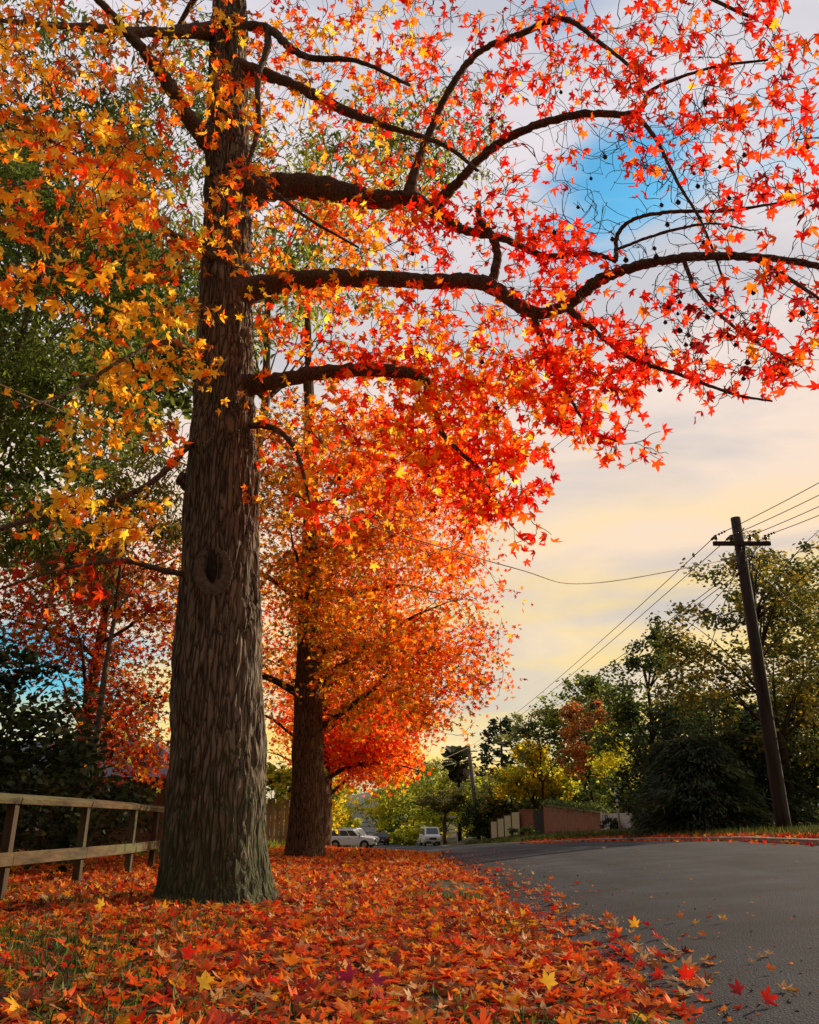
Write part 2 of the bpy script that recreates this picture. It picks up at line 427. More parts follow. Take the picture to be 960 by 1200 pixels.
dot = N.new('ShaderNodeVectorMath'); dot.operation = 'DOT_PRODUCT'; L.new(tc.outputs['Generated'], dot.inputs[0])
dot.inputs[1].default_value = (math.sin(R(SUN_AZ) * .6), math.cos(R(SUN_AZ) * .6), .15)
fall = N.new('ShaderNodeMapRange'); fall.interpolation_type = 'SMOOTHSTEP'
fall.inputs['From Min'].default_value = -.75; fall.inputs['From Max'].default_value = .4
fall.inputs['To Min'].default_value = .22; fall.inputs['To Max'].default_value = 1.0
L.new(dot.outputs['Value'], fall.inputs['Value'])
bg2 = N.new('ShaderNodeBackground'); L.new(fall.outputs[0], bg2.inputs[1])
L.new(glow.outputs['Result'], bg2.inputs[0])
# clear openings: noise plus breaks at fixed compass directions
def brk(px, py, r0, r1):
    d = (at(px, py, 10) - Vector((0, 0, EYE))).normalized()
    dp = N.new('ShaderNodeVectorMath'); dp.operation = 'DISTANCE'
    L.new(tc.outputs['Generated'], dp.inputs[0]); dp.inputs[1].default_value = d
    ds = N.new('ShaderNodeMath'); ds.operation = 'MULTIPLY_ADD'; ds.inputs[1].default_value = .45
    L.new(n1.outputs['Fac'], ds.inputs[0]); L.new(dp.outputs['Value'], ds.inputs[2])
    m_ = N.new('ShaderNodeMapRange'); m_.interpolation_type = 'SMOOTHSTEP'
    m_.inputs['From Min'].default_value = r0 + .2; m_.inputs['From Max'].default_value = r1 + .24
    L.new(ds.outputs[0], m_.inputs['Value'])
    return m_.outputs[0]
prev = None
for args in ((715, 212, .03, .11), (950, 165, -.02, .08), (640, 25, -.05, .06), (40, 790, .0, .13)):
    o_ = brk(*args)
    if prev is None: prev = o_
    else:
        mn_ = N.new('ShaderNodeMath'); mn_.operation = 'MINIMUM'; L.new(prev, mn_.inputs[0]); L.new(o_, mn_.inputs[1]); prev = mn_.outputs[0]
mixs = N.new('ShaderNodeMixShader'); L.new(prev, mixs.inputs[0]); L.new(bg.outputs[0], mixs.inputs[1]); L.new(bg2.outputs[0], mixs.inputs[2])
L.new(mixs.outputs[0], out.inputs[0])

sun = bpy.data.lights.new("sun", 'SUN'); sun.energy = 5.0; sun.angle = R(.5); sun.color = (1, .80, .55)
so = bpy.data.objects.new("sun", sun); col.objects.link(so)
sdir = Vector((math.sin(R(SUN_AZ)) * math.cos(R(SUN_EL)), math.cos(R(SUN_AZ)) * math.cos(R(SUN_EL)), math.sin(R(SUN_EL))))
so.rotation_euler = sdir.to_track_quat('Z', 'Y').to_euler(); so.location = sdir * 50

# ------------------------------------------------------------------ ground, road
def sheet(name, ys, svals, zoff, m, kind='structure'):
    V = []
    for y in ys:
        a, b = float(xl(y)), float(xr(y))
        for s_ in svals:
            x = a + s_[1] if s_[0] == 'l' else (b + s_[1] if s_[0] == 'r' else a + (b - a) * s_[1])
            V.append((x, y, 0))
    V = np.array(V); V[:, 2] = H(V[:, 0], V[:, 1]) + (zoff(V) if callable(zoff) else zoff)
    n = len(svals); q = []
    i = np.arange(len(ys) - 1)[:, None] * n + np.arange(n - 1)[None]
    q = np.stack([i, i + 1, i + n + 1, i + n], -1).reshape(-1, 4)
    o = link(name, mesh_np(name, V, q), m, None, True); o['kind'] = kind
    return o
ys = np.concatenate([np.linspace(-60, 0, 16)[:-1], np.linspace(0, 50, 126)[:-1], np.linspace(50, 130, 60)[:-1], np.linspace(130, 450, 60)[:-1], np.linspace(450, 2500, 12)])
sv = [('l', -s_) for s_ in (2000, 900, 400, 200, 100, 60, 40, 25, 18, 14, 11, 9, 7.5, 6, 5, 4.2, 3.6, 3, 2.5, 2, 1.6, 1.2, .9, .6, .35, .2, .1)] + [('l', 0)] + [('m', t) for t in (.1, .3, .5, .7, .9)] + [('r', 0)] + [('r', s_) for s_ in (.08, .16, .25, .5, 1, 1.6, 2.4, 3.4, 5, 7, 9, 12, 18, 30, 60, 120, 300, 900, 2000)]
def zg(V):
    a, b = xl(V[:, 1]), xr(V[:, 1])
    inside = (V[:, 0] > a + .02) & (V[:, 0] < b - .02)
    base = np.where(inside, -.04, 0.0)
    bumps = np.array([noise.noise(Vector((x * 1.3, y * 1.3, 0))) for x, y in V[:, :2]]) * .025
    return base + np.where((V[:, 0] < a - .5) | (V[:, 0] > b + .5), bumps, 0)
GROUND = surf('soil_and_grass', (.03, .026, .012), (.045, .058, .018), 3, .95, .6, 30, c3=(.075, .03, .01), s3=.9)
sheet('ground', ys, sv, zg, GROUND)

def asphalt():
    m = bpy.data.materials.new('asphalt'); nt, N, L = nodes_of(m)
    out = N.new('ShaderNodeOutputMaterial'); p = N.new('ShaderNodeBsdfPrincipled'); L.new(p.outputs[0], out.inputs[0])
    tc = N.new('ShaderNodeTexCoord')
    v = N.new('ShaderNodeTexVoronoi'); v.inputs['Scale'].default_value = 90; L.new(tc.outputs['Object'], v.inputs['Vector'])
    n = N.new('ShaderNodeTexNoise'); n.inputs['Scale'].default_value = 160; n.inputs['Detail'].default_value = 4; L.new(tc.outputs['Object'], n.inputs['Vector'])
    mp = N.new('ShaderNodeMapping'); mp.inputs['Scale'].default_value = (1, .12, 1); L.new(tc.outputs['Object'], mp.inputs[0])
    big = N.new('ShaderNodeTexNoise'); big.inputs['Scale'].default_value = .9; big.inputs['Detail'].default_value = 6; L.new(mp.outputs[0], big.inputs['Vector'])
    pat = N.new('ShaderNodeTexNoise'); pat.inputs['Scale'].default_value = 1.4; pat.inputs['Detail'].default_value = 7; L.new(tc.outputs['Object'], pat.inputs['Vector'])
    r = N.new('ShaderNodeValToRGB'); r.color_ramp.elements[0].position = .3; r.color_ramp.elements[1].position = .72
    r.color_ramp.elements[0].color = (.022, .026, .034, 1); r.color_ramp.elements[1].color = (.05, .058, .072, 1)
    L.new(big.outputs['Fac'], r.inputs[0])
    sp = N.new('ShaderNodeMapRange'); sp.inputs['From Min'].default_value = .3; sp.inputs['From Max'].default_value = .75; sp.inputs['To Min'].default_value = .5; sp.inputs['To Max'].default_value = 1.6
    L.new(n.outputs['Fac'], sp.inputs['Value'])
    pm = N.new('ShaderNodeMapRange'); pm.inputs['From Min'].default_value = .3; pm.inputs['From Max'].default_value = .7; pm.inputs['To Min'].default_value = .6; pm.inputs['To Max'].default_value = 1.3
    L.new(pat.outputs['Fac'], pm.inputs['Value'])
    m0 = N.new('ShaderNodeMath'); m0.operation = 'MULTIPLY'; L.new(sp.outputs[0], m0.inputs[0]); L.new(pm.outputs[0], m0.inputs[1])
    mx = N.new('ShaderNodeMix'); mx.data_type = 'RGBA'; mx.blend_type = 'MULTIPLY'; mx.inputs['Factor'].default_value = 1
    L.new(r.outputs[0], mx.inputs['A']); L.new(m0.outputs[0], mx.inputs['B']); L.new(mx.outputs['Result'], p.inputs['Base Color'])
    p.inputs['Roughness'].default_value = .9; p.inputs['Specular IOR Level'].default_value = .18
    b = N.new('ShaderNodeBump'); b.inputs['Strength'].default_value = .7; b.inputs['Distance'].default_value = .008
    L.new(v.outputs['Distance'], b.inputs['Height']); L.new(b.outputs[0], p.inputs['Normal'])
    return m
sheet('road', ys[:-1], [('m', t) for t in np.linspace(0, 1, 15)], .004, asphalt())
# concrete kerb on the far side
KERB = surf('old_concrete', (.2, .17, .14), (.36, .32, .27), 6, .9, .4, 40)
kb = MB()
ky = np.concatenate([np.linspace(8, 60, 40), np.linspace(63, 130, 25)])
pts = [(float(xr(y)), y) for y in ky]
vs, fs = [], []
for x, y in pts:
    z = H1(x, y)
    vs += [(x - .02, y, z - .05), (x - .02, y, z + .09), (x + .13, y, z + .105), (x + .13, y, z - .05)]
for i in range(len(pts) - 1):
    for k in range(3):
        a = i * 4 + k; fs.append((a, a + 4, a + 5, a + 1))
kb.add(vs, fs); tag(kb.build('kerb', KERB), kind='structure')

# distant hills
def hill(name, cx, cy, rx, ry, h, m, seed):
    n, k = 64, 20
    V, Fq = [], []
    for i in range(k + 1):
        r = i / k
        for j in range(n):
            a = 2 * math.pi * j / n
            x, y = math.cos(a) * r, math.sin(a) * r
            z = h * (1 - smooth(r)) * (1 + .35 * noise.noise(Vector((x * 2.5 + seed, y * 2.5, 1))))
            V.append((cx + x * rx, cy + y * ry, float(z)))
    for i in range(k):
        for j in range(n):
            a, b = i * n + j, i * n + (j + 1) % n
            Fq.append((a, a + n, b + n, b))
    o = link(name, mesh_np(name, V, np.array(Fq)), m, None, True); o['kind'] = 'structure'
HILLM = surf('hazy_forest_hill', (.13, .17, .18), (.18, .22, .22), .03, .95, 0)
hill('hill', 10, 1500, 420, 300, 62, HILLM, 1)
hill('hill', 600, 1700, 700, 300, 70, HILLM, 5)
hill('hill', -700, 1600, 600, 300, 60, HILLM, 9)

# ------------------------------------------------------------------ litter and grass on the verge
def litter(name, X, Y, size, cols, wts, lift, tilt, curl, hi):
    n = len(X)
    Z = H(X, Y) + rng.uniform(.006, lift, n) * np.where(X > xl(Y), .35, 1)
    nrm = rng.normal(size=(n, 3)) * tilt; nrm[:, 2] += 1
    ang = rng.uniform(0, 6.283, n); t = np.stack([np.cos(ang), np.sin(ang), np.zeros(n)], 1)
    nrm = unit(nrm); t = t - nrm * (t * nrm).sum(1, keepdims=True)
    return leaves(name, STAR_HI if hi else STAR_LO, np.stack([X, Y, Z], 1), t, nrm, size, palette(n, cols, wts), rng.uniform(*curl, n), rng.uniform(-.4, .5, n))
def density_keep(X, Y):
    dl = xl(Y) - X
    k = np.ones(len(X))
    k *= np.where(dl < 0, np.exp(dl / .17) * .75, 1)
    # grass shows through in patches, most of all at the near left
    pn = np.array([noise.noise(Vector((x * .9, y * .7, 3))) for x, y in zip(X, Y)])
    k *= np.clip(1.15 - np.clip(pn - .08, 0, 1) * 3, .15, 1)
    k *= np.where(X < -.7, np.clip(1 - .6 * np.clip((-.7 - X) / 1.0, 0, 1) * np.clip((6.6 - Y) / 1.5, 0, 1), .18, 1), 1)
    k *= np.where((X < -2.5) & (Y < 8), .55, 1)
    return rng.uniform(size=len(X)) < k
cols_l = [np.array((.82, .11, .015)), np.array((.86, .25, .025)), np.array((.7, .04, .012)), GOLD * .9, CRIM, BROWN, TAN, np.array((.36, .05, .03))]
w_l = [27, 25, 8, 7, 8, 13, 9, 14]
def scatter(n, x0, x1, y0, y1):
    Y = rng.uniform(y0, y1, n); X = rng.uniform(x0, x1, n)
    k = density_keep(X, Y); return X[k], Y[k]
parts = []
X, Y = scatter(20000, -4.6, 2.3, 2.6, 7.6)
root = empty('leaf_litter', (0, 0, 0), 'thick carpet of red and orange fallen leaves covering the near verge', 'fallen leaves')
root['kind'] = 'stuff'
o = link('leaf_litter_blades', litter('verge_leaves', X, Y, rng.uniform(.03, .062, len(X)), cols_l, w_l, .038, .30, (-.55, .45), True), LITTER, root); o['kind'] = 'stuff'
X, Y = scatter(21000, -6.5, 2.0, 7.6, 17)
o = link('leaf_litter_blades', litter('verge_leaves', X, Y, rng.uniform(.036, .07, len(X)), cols_l, w_l, .04, .42, (-.45, .5), False), LITTER, root); o['kind'] = 'stuff'
X, Y = scatter(15000, -9, 1.6, 17, 36)
o = link('leaf_litter_blades', litter('verge_leaves', X, Y, rng.uniform(.055, .095, len(X)), cols_l, [26, 34, 10, 10, 5, 5, 8, 5], .05, .8, (-.3, .7), False), LITTER, root); o['kind'] = 'stuff'
X, Y = scatter(8000, -16, -.5, 36, 80)
o = link('leaf_litter_blades', litter('verge_leaves', X, Y, rng.uniform(.08, .13, len(X)), cols_l, [30, 30, 18, 8, 5, 5, 5, 5], .08, .7, (-.3, .7), False), LITTER, root); o['kind'] = 'stuff'
n = 2600
Y = rng.uniform(2.8, 24, n); X = xl(Y) + np.abs(rng.exponential(.42, n)) + .02
o = link('leaf_crumbs', litter('verge_leaves', X, Y, rng.uniform(.006, .02, n), cols_l + [np.array((.03, .02, .015))], w_l + [45], .012, .5, (-.6, .9), False), LITTER, root); o['kind'] = 'stuff'
# far kerb leaf strip
n = 4200
Y = rng.uniform(12, 48, n); d = np.abs(rng.normal(0, .55, n)) * np.interp(Y, [12, 30, 48], [1, 1.1, .6]); X = xr(Y) + .25 - .35 * rng.uniform(size=n) + d * np.where(rng.uniform(size=n) < .8, 1, -.5)
sl = link('leaf_litter', litter('kerb_leaves', X, Y, rng.uniform(.05, .1, n), cols_l, [24, 14, 30, 4, 14, 8, 4, 10], .05, .6, (-.3, .6), False), LITTER)
tag(sl, 'strip of red fallen leaves along the far kerb below the leaning pole', 'fallen leaves', kind='stuff')

# ground cover grass
def grass(name, X, Y, h, cols, wts, label, wid=.006):
    n = len(X); Z = H(X, Y)
    t = rng.normal(size=(n, 3)) * .45; t[:, 2] = 1
    nn = rng.normal(size=(n, 3)); nn[:, 2] *= .2
    tpl = (np.array([(-.5, 0, 0), (.5, 0, 0), (.3, .6, .05), (0, 1, .22), (-.3, .6, .05)]), np.array([(0, 1, 2, 3, 4)]))
    T = tpl[0].copy(); T[:, 0] *= wid / .1
    o = link(name, leaves(name, (T, tpl[1]), np.stack([X, Y, Z - .005], 1), unit(t), unit(nn), h, palette(n, cols, wts)), GRASS)
    return tag(o, label, 'grass', kind='stuff')
GR = [np.array((.07, .14, .015)), np.array((.12, .19, .018)), np.array((.2, .18, .03)), np.array((.035, .06, .015))]
n = 40000
X = rng.uniform(-4.6, 1.1, n); Y = rng.uniform(2.7, 9.5, n) ** 1.0
pn = np.array([noise.noise(Vector((x * .9, y * .7, 3))) for x, y in zip(X, Y)])
k = (rng.uniform(size=n) < np.clip(.1 + pn * 1.5 + np.where((X < -1.0) & (Y < 6.3), .4, 0), .03, 1)) & (X < xl(Y) - .25)
X, Y = X[k], Y[k]
grass('grass', X, Y, rng.uniform(.035, .095, len(X)), GR, [4, 3, 1.2, 3], 'short green grass showing between the fallen leaves on the near verge')
n = 16000
Y = rng.uniform(12, 75, n); X = xr(Y) + .3 + np.abs(rng.normal(0, 2.2, n))
grass('grass', X, Y, rng.uniform(.06, .2, n) * np.interp(Y, [12, 75], [1, 1.8]), [np.array((.10, .12, .02)), np.array((.2, .19, .04)), np.array((.06, .09, .02))], [3, 2, 2], 'yellowish mown grass strip along the far side of the road', .012)
n = 3500
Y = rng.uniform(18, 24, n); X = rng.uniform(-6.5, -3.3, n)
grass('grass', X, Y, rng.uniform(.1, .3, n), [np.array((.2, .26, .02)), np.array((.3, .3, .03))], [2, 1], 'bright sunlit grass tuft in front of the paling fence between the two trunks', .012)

# individual leaves on open asphalt
def one_leaf(px, py, s, colr, tilt=(0, 0, 1), yaw=None, curl=.3, label=None, lift=.008, group='fallen leaves scattered on the road', fold=.3):
    # ground intersection along the view ray
    lo = None
    for Y_ in np.linspace(2.5, 40, 1500):
        p = at(px, py, Y_)
        if p.z <= H1(p.x, p.y) + .004: lo = p; break
    if lo is None: return
    yaw = random.uniform(0, 6.28) if yaw is None else yaw
    nrm = np.array([tilt], float); nrm = unit(nrm)
    t = np.array([[math.cos(yaw), math.sin(yaw), 0]]); t = t - nrm * (t * nrm).sum()
    me = leaves('fallen_leaf', STAR_HI, np.zeros((1, 3)), t, nrm, np.array([s * .62]), np.array([colr]), curl, fold)
    o = link('fallen_leaf', me, LITTER)
    o.location = (lo.x, lo.y, H1(lo.x, lo.y) + lift)
    tag(o, label, 'fallen leaf', group)
special = [
    (806, 1158, .085, RED * 1.1, (-.5, -1.2, .5), 1.2, .1, 'bright red fallen leaf standing tilted on the asphalt near the leaf edge', .045),
    (896, 1180, .085, RED, (.3, -.9, .6), .3, .4, 'bright red fallen leaf on the asphalt by the lower right corner', .03),
    (870, 1171, .075, CRIM * 1.3, (-.3, -.7, .7), 2.2, .4, 'dark crimson fallen leaf touching the red one at lower right', .03),
    (917, 1163, .075, TAN * 1.1, (0, -.1, 1), .1, .5, 'pale tan fallen leaf lying flat nearest the right edge of the road', .012),
    (902, 1142, .05, ORANGE, (.1, -.5, 1), .5, .5, 'small curled orange fallen leaf above the flat tan one', .02),
    (905, 1121, .055, TAN, (0, -.1, 1), 2.6, .4, 'pale fallen leaf, right one of a touching pair on the open asphalt', .012),
    (891, 1124, .06, TAN * .9, (0, -.1, 1), .3, .4, 'pale fallen leaf, left one of a touching pair on the open asphalt', .012),
    (880, 1130, .045, TAN, (0, -.1, 1), .3, .4, 'small pale fallen leaf just left of the touching pair', .012),
    (745, 1093, .085, GOLD, (-.6, -.9, .5), 1.0, .35, 'golden orange fallen leaf standing up on the asphalt, largest of its row', .04),
    (738, 1124, .065, ORANGE, (.2, -.8, .6), 2.0, .5, 'rounded orange fallen leaf curled up at the edge of the leaf carpet', .03),
    (800, 1080, .06, BROWN * 1.4, (-.4, -.9, .5), 2.0, .3, 'brown upright fallen leaf out on the asphalt in a row of four', .035),
    (814, 1084, .055, GOLD, (0, -.2, 1), .2, .5, 'golden flat fallen leaf second in the row of four on the asphalt', .012),
    (830, 1079, .06, np.array((.4, .12, .08)), (0, -.3, 1), .4, .5, 'dull pinkish fallen leaf third in the row of four on the asphalt', .015),
    (849, 1082, .065, GOLD * .9, (.1, -.4, 1), 1.9, .6, 'golden fallen leaf at the right end of the row of four on the asphalt', .018),
    (826, 1098, .06, ORANGE * .9, (0, -.2, 1), 2.9, .4, 'flat orange fallen leaf just below the row of four on the asphalt', .012),
    (790, 1122, .075, TAN, (0, -.15, 1), .2, .4, 'long pale fallen leaf with a dark curled neighbour on the asphalt', .012),
    (803, 1121, .05, CRIM * .5, (0, -.6, 1), 1.2, .6, 'small blackish curled leaf beside the long pale leaf', .02),
    (778, 1105, .05, TAN, (0, -.15, 1), .4, .4, 'small pale fallen leaf right of the standing golden leaf', .012),
]
for px, py, s, c, tl, yw, cu, lb, lf in special:
    one_leaf(px, py, s, np.clip(c, 0, .9), tl, yw, cu, lb, lf, fold=.25)
r_ = random.Random(3)
KINDS = {'red': (RED, 'red'), 'orange': (ORANGE, 'orange'), 'tan': (TAN, 'pale tan'), 'brown': (BROWN, 'brown')}
for i in range(130):
    py = 1020 + 135 * r_.random() ** 1.4; edge = 600 + (py - 1060) * 1.65 if py > 1060 else 540 + (py - 1020) * 1.5
    px = edge + 25 + abs(r_.gauss(0, 50)) * (.5 + (py - 1020) / 180)
    if px > 840: continue
    kd = r_.choice(['red', 'orange', 'orange', 'tan', 'tan', 'brown'])
    c, nm = KINDS[kd]
    one_leaf(px, py, r_.uniform(.055, .095), np.clip(c * r_.uniform(.75, 1.15), 0, .9), (r_.gauss(0, .3), r_.gauss(-.2, .3), 1), None, r_.uniform(.1, .7),
             f'small {nm} fallen leaf loose on the asphalt beside the leaf carpet', .014)
for (px, py, s, c, lb) in [(935, 1012, .06, TAN, 'lone pale leaf far out on the asphalt near the right edge'), (709, 995, .09, TAN, 'pale leaf in the middle of the road before the brick wall'), (748, 997, .08, TAN * .8, 'pale leaf in the middle of the road before the white wall'), (880, 1060, .04, TAN * 1.1, 'tiny pale leaf alone on the asphalt right of the golden leaves'), (883, 1076, .035, TAN, 'tiny pale leaf below another tiny one at right of the road')]:
    one_leaf(px, py, s, np.clip(c, 0, .9), (0, -.2, 1), None, .4, lb, .012)
# leaves that stand out of the carpet
for (px, py, s, c, tl, yw, lb) in [(118, 1077, .085, YEL * .95, (-.4, -1, .25), 1.4, 'yellow star shaped leaf standing upright on the grass left of the trunk'),
        (232, 1180, .075, YEL * .95, (.3, -1, .3), 1.2, 'yellow leaf standing upright at the bottom left of the leaf carpet'),
        (214, 1140, .075, RED * 1.1, (.1, -1, .5), .5, 'rounded bright red leaf in the grass below the trunk'),
        (641, 1178, .08, YEL * .9, (-.2, -1, .35), 1.1, 'yellow leaf standing up in the carpet near the road edge'),
        (412, 1170, .10, np.array((.3, .015, .06)), (-.3, -.5, .8), 2.5, 'dark purple leaf lying on the carpet at the bottom, left of a pair'),
        (437, 1176, .09, np.array((.36, .02, .08)), (.3, -.5, .8), .6, 'dark purple leaf lying on the carpet at the bottom, right of a pair')]:
    one_leaf(px, py, s, c, tl, yw, .2, lb, .08, 'leaves standing out of the carpet', .2)

# ------------------------------------------------------------------ trees: common tools
def trunk_mesh(path, radii, nseg, nring, amp=.0, cell=10, flare=0, seed=0, zs=.22, lobes=5):
    """round tapered trunk with furrowed bark; path (n,3), radii (n,)"""
    P = catmull(np.column_stack([path, radii]), 12)
    # resample evenly
    d = np.concatenate([[0], np.cumsum(np.linalg.norm(np.diff(P[:, :3], axis=0), axis=1))])
    t = np.linspace(0, d[-1], nring)
    C = np.stack([np.interp(t, d, P[:, i]) for i in range(4)], 1)
    V = np.zeros((nring, nseg, 3))
    base = C[0, 2]
    for i in range(nring):
        for j in range(nseg):
            a = 2 * math.pi * j / nseg
            r = C[i, 3]
            ca, sa = math.cos(a), math.sin(a)
            if flare:
                hz = C[i, 2] - base
                r *= 1 + flare * math.exp(-hz / .32) * (.35 + .65 * (.5 + .5 * math.sin(lobes * a + seed)) )
            x, y, z = C[i, 0] + r * ca, C[i, 1] + r * sa, C[i, 2]
            if amp:
                q = Vector((x * cell, y * cell, z * cell * zs))
                wv = noise.noise_vector(q * .5) * .8 + noise.noise_vector(q * 1.7) * .25
                dd, _ = noise.voronoi(q + wv)
                e = min((dd[1] - dd[0]) * 2.2, 1)
                bump = (e - .6) * amp * (.55 + 1.1 * abs(noise.noise(Vector((x * 2.2, y * 2.2, z * .7 + 9))))) + noise.noise(Vector((x * 3, y * 3, z * 1.2))) * amp * 1.2 + noise.noise(Vector((x * 14, y * 14, z * 3))) * amp * .5
                x += ca * bump; y += sa * bump
            V[i, j] = (x, y, z)
    idx = np.arange(nring - 1)[:, None] * nseg + np.arange(nseg)[None]
    jn = (np.arange(nseg) + 1) % nseg
    nx = np.arange(nring - 1)[:, None] * nseg + jn[None]
    q = np.stack([idx, nx, nx + nseg, idx + nseg], -1).reshape(-1, 4)
    return V.reshape(-1, 3), q

class TwigNet:
    def __init__(s, seed):
        s.rnd = random.Random(seed); s.nodes, s.tan, s.rad = [], [], []; s.paths = []; s.ends = []
    def add_path(s, P, rad):
        for i in range(len(P)):
            t = (Vector(P[min(i + 1, len(P) - 1)]) - Vector(P[max(i - 1, 0)])).normalized()
            s.nodes.append(Vector(P[i])); s.tan.append(t); s.rad.append(rad[i])
    def grow(s, targets, batch=30, droop=.12, wig=.05, rmax=.02, rmin=.0022, rk=.007, maxlen=1e9):
        kd = kdtree.KDTree(len(s.nodes))
        for i, p in enumerate(s.nodes): kd.insert(p, i)
        kd.balance()
        order = sorted(targets, key=lambda t: kd.find(t[0])[2])
        out = []
        for b in range(0, len(order), batch):
            kd = kdtree.KDTree(len(s.nodes))
            for i, p in enumerate(s.nodes): kd.insert(p, i)
            kd.balance()
            for tgt, info in order[b:b + batch]:
                p0, i0, dist = kd.find(tgt)
                if dist < .02 or dist > maxlen: continue
                # prefer a node a bit back from the nearest one
                cand = kd.find_n(tgt, 6); p0, i0, dist = s.rnd.choice(cand)
                d = tgt - p0; Ln = d.length
                n = max(4, min(11, int(Ln / .1) + 3))
                c = p0 + s.tan[i0] * Ln * .35 + Vector((s.rnd.gauss(0, .12), s.rnd.gauss(0, .12), s.rnd.uniform(-.05, .25))) * Ln
                pts = []
                w1 = Vector((s.rnd.gauss(0, wig), s.rnd.gauss(0, wig), s.rnd.gauss(0, wig))); w2 = Vector((s.rnd.gauss(0, wig), s.rnd.gauss(0, wig), s.rnd.gauss(0, wig)))
                f1, f2 = s.rnd.uniform(.8, 1.4), s.rnd.uniform(1.8, 3)
                for k in range(n + 1):
                    t = k / n
                    q = p0 * (1 - t) ** 2 + c * 2 * t * (1 - t) + tgt * t * t
                    q = q + (w1 * math.sin(math.pi * f1 * t) * 1.3 + w2 * math.sin(math.pi * f2 * t) * .8) * min(Ln, 1.2) * (1 if k else 0)
                    pts.append(q)
                r0 = min(rmax, max(rmin * 1.4, rk * Ln + rmin), s.rad[i0] * .75 + rmin)
                rad = [r0 + (rmin - r0) * (k / n) for k in range(n + 1)]
                s.paths.append((pts, rad))
                s.add_path(pts[1:], rad[1:])
                out.append((pts, info))
        return out
    def build(s, name, m, parent, n=4):
        mb = MB()
        for p, r in s.paths: mb.tube(p, r, n, False)
        me = bpy.data.meshes.new(name); me.from_pydata([tuple(v) for v in mb.v], [], mb.f); me.update()
        o = link(name, me, m, parent, True); o['kind'] = 'stuff'
        return o

# ------------------------------------------------------------------ the big tree
TREES = 'row of autumn street trees along the verge'
TY = 7.9
tp = [(252, 1062, 150), (253, 1045, 128), (254, 1000, 119), (254, 900, 110), (255, 800, 103), (257, 700, 94), (259, 600, 86), (262, 500, 76), (264, 400, 64), (265, 300, 56), (266, 200, 51), (267, 100, 45), (270, 0, 38)]
path, rad = [], []
for px, py, wd in tp:
    p = at(px, py, TY); path.append(p); rad.append(wd / 2 * kk(py, TY))
base = path[1].copy(); base.z = H1(base.x, base.y)
top = path[-1]
for i, (dx, dz, r) in enumerate([(.05, 1.3, .17), (.15, 2.8, .13), (.1, 4.3, .08), (.2, 5.6, .03)]):
    path.append(top + Vector((dx, .1 * i, dz))); rad.append(r)
big = empty('autumn_tree', base, 'huge near autumn tree with thick furrowed trunk and pale branch scar', 'tree', TREES)
loc = lambda P: [Vector(p) - base for p in P]
V, q = trunk_mesh(np.array([tuple(v) for v in loc(path)]), np.array(rad), 220, 700, .030, 16, .2, 1.0, zs=.15)
trunk = link('trunk', mesh_np('trunk', V, q), BARK, big, True)
net = TwigNet(11)
def add_limb(pts, parent=None, seg=16, b=base):
    P = catmull([(*(at(px, py, Y) - b), w_ * .44 * kk(py, Y)) for px, py, Y, w_ in pts], 12)
    rn = random.Random(len(pts) * 31 + int(pts[0][0]))
    for i in range(1, len(P)):
        j = P[i, 3] * .1
        P[i, :3] += [rn.gauss(0, j), rn.gauss(0, j), rn.gauss(0, j)]
        P[i, 3] *= rn.uniform(.96, 1.05)
    mb = MB(); mb.tube([Vector(p[:3]) for p in P], [max(p[3], .003) for p in P], seg)
    for q_, v_ in enumerate(mb.v):
        ce = P[min(q_ // seg, len(P) - 1)]; rv = Vector(v_) - Vector(ce[:3])
        mb.v[q_] = tuple(Vector(ce[:3]) + rv * (1 + .14 * noise.noise(Vector(v_) * 4.5) + .12 * noise.noise(Vector(v_) * 22) + .7 * math.exp(-(q_ // seg) / 5.0) * (1 if P[0, 3] > .05 else 0)))
    o = mb.build('limb', LIMB, big, True)
    net.add_path([Vector(p[:3]) for p in P], [p[3] for p in P])
    return o
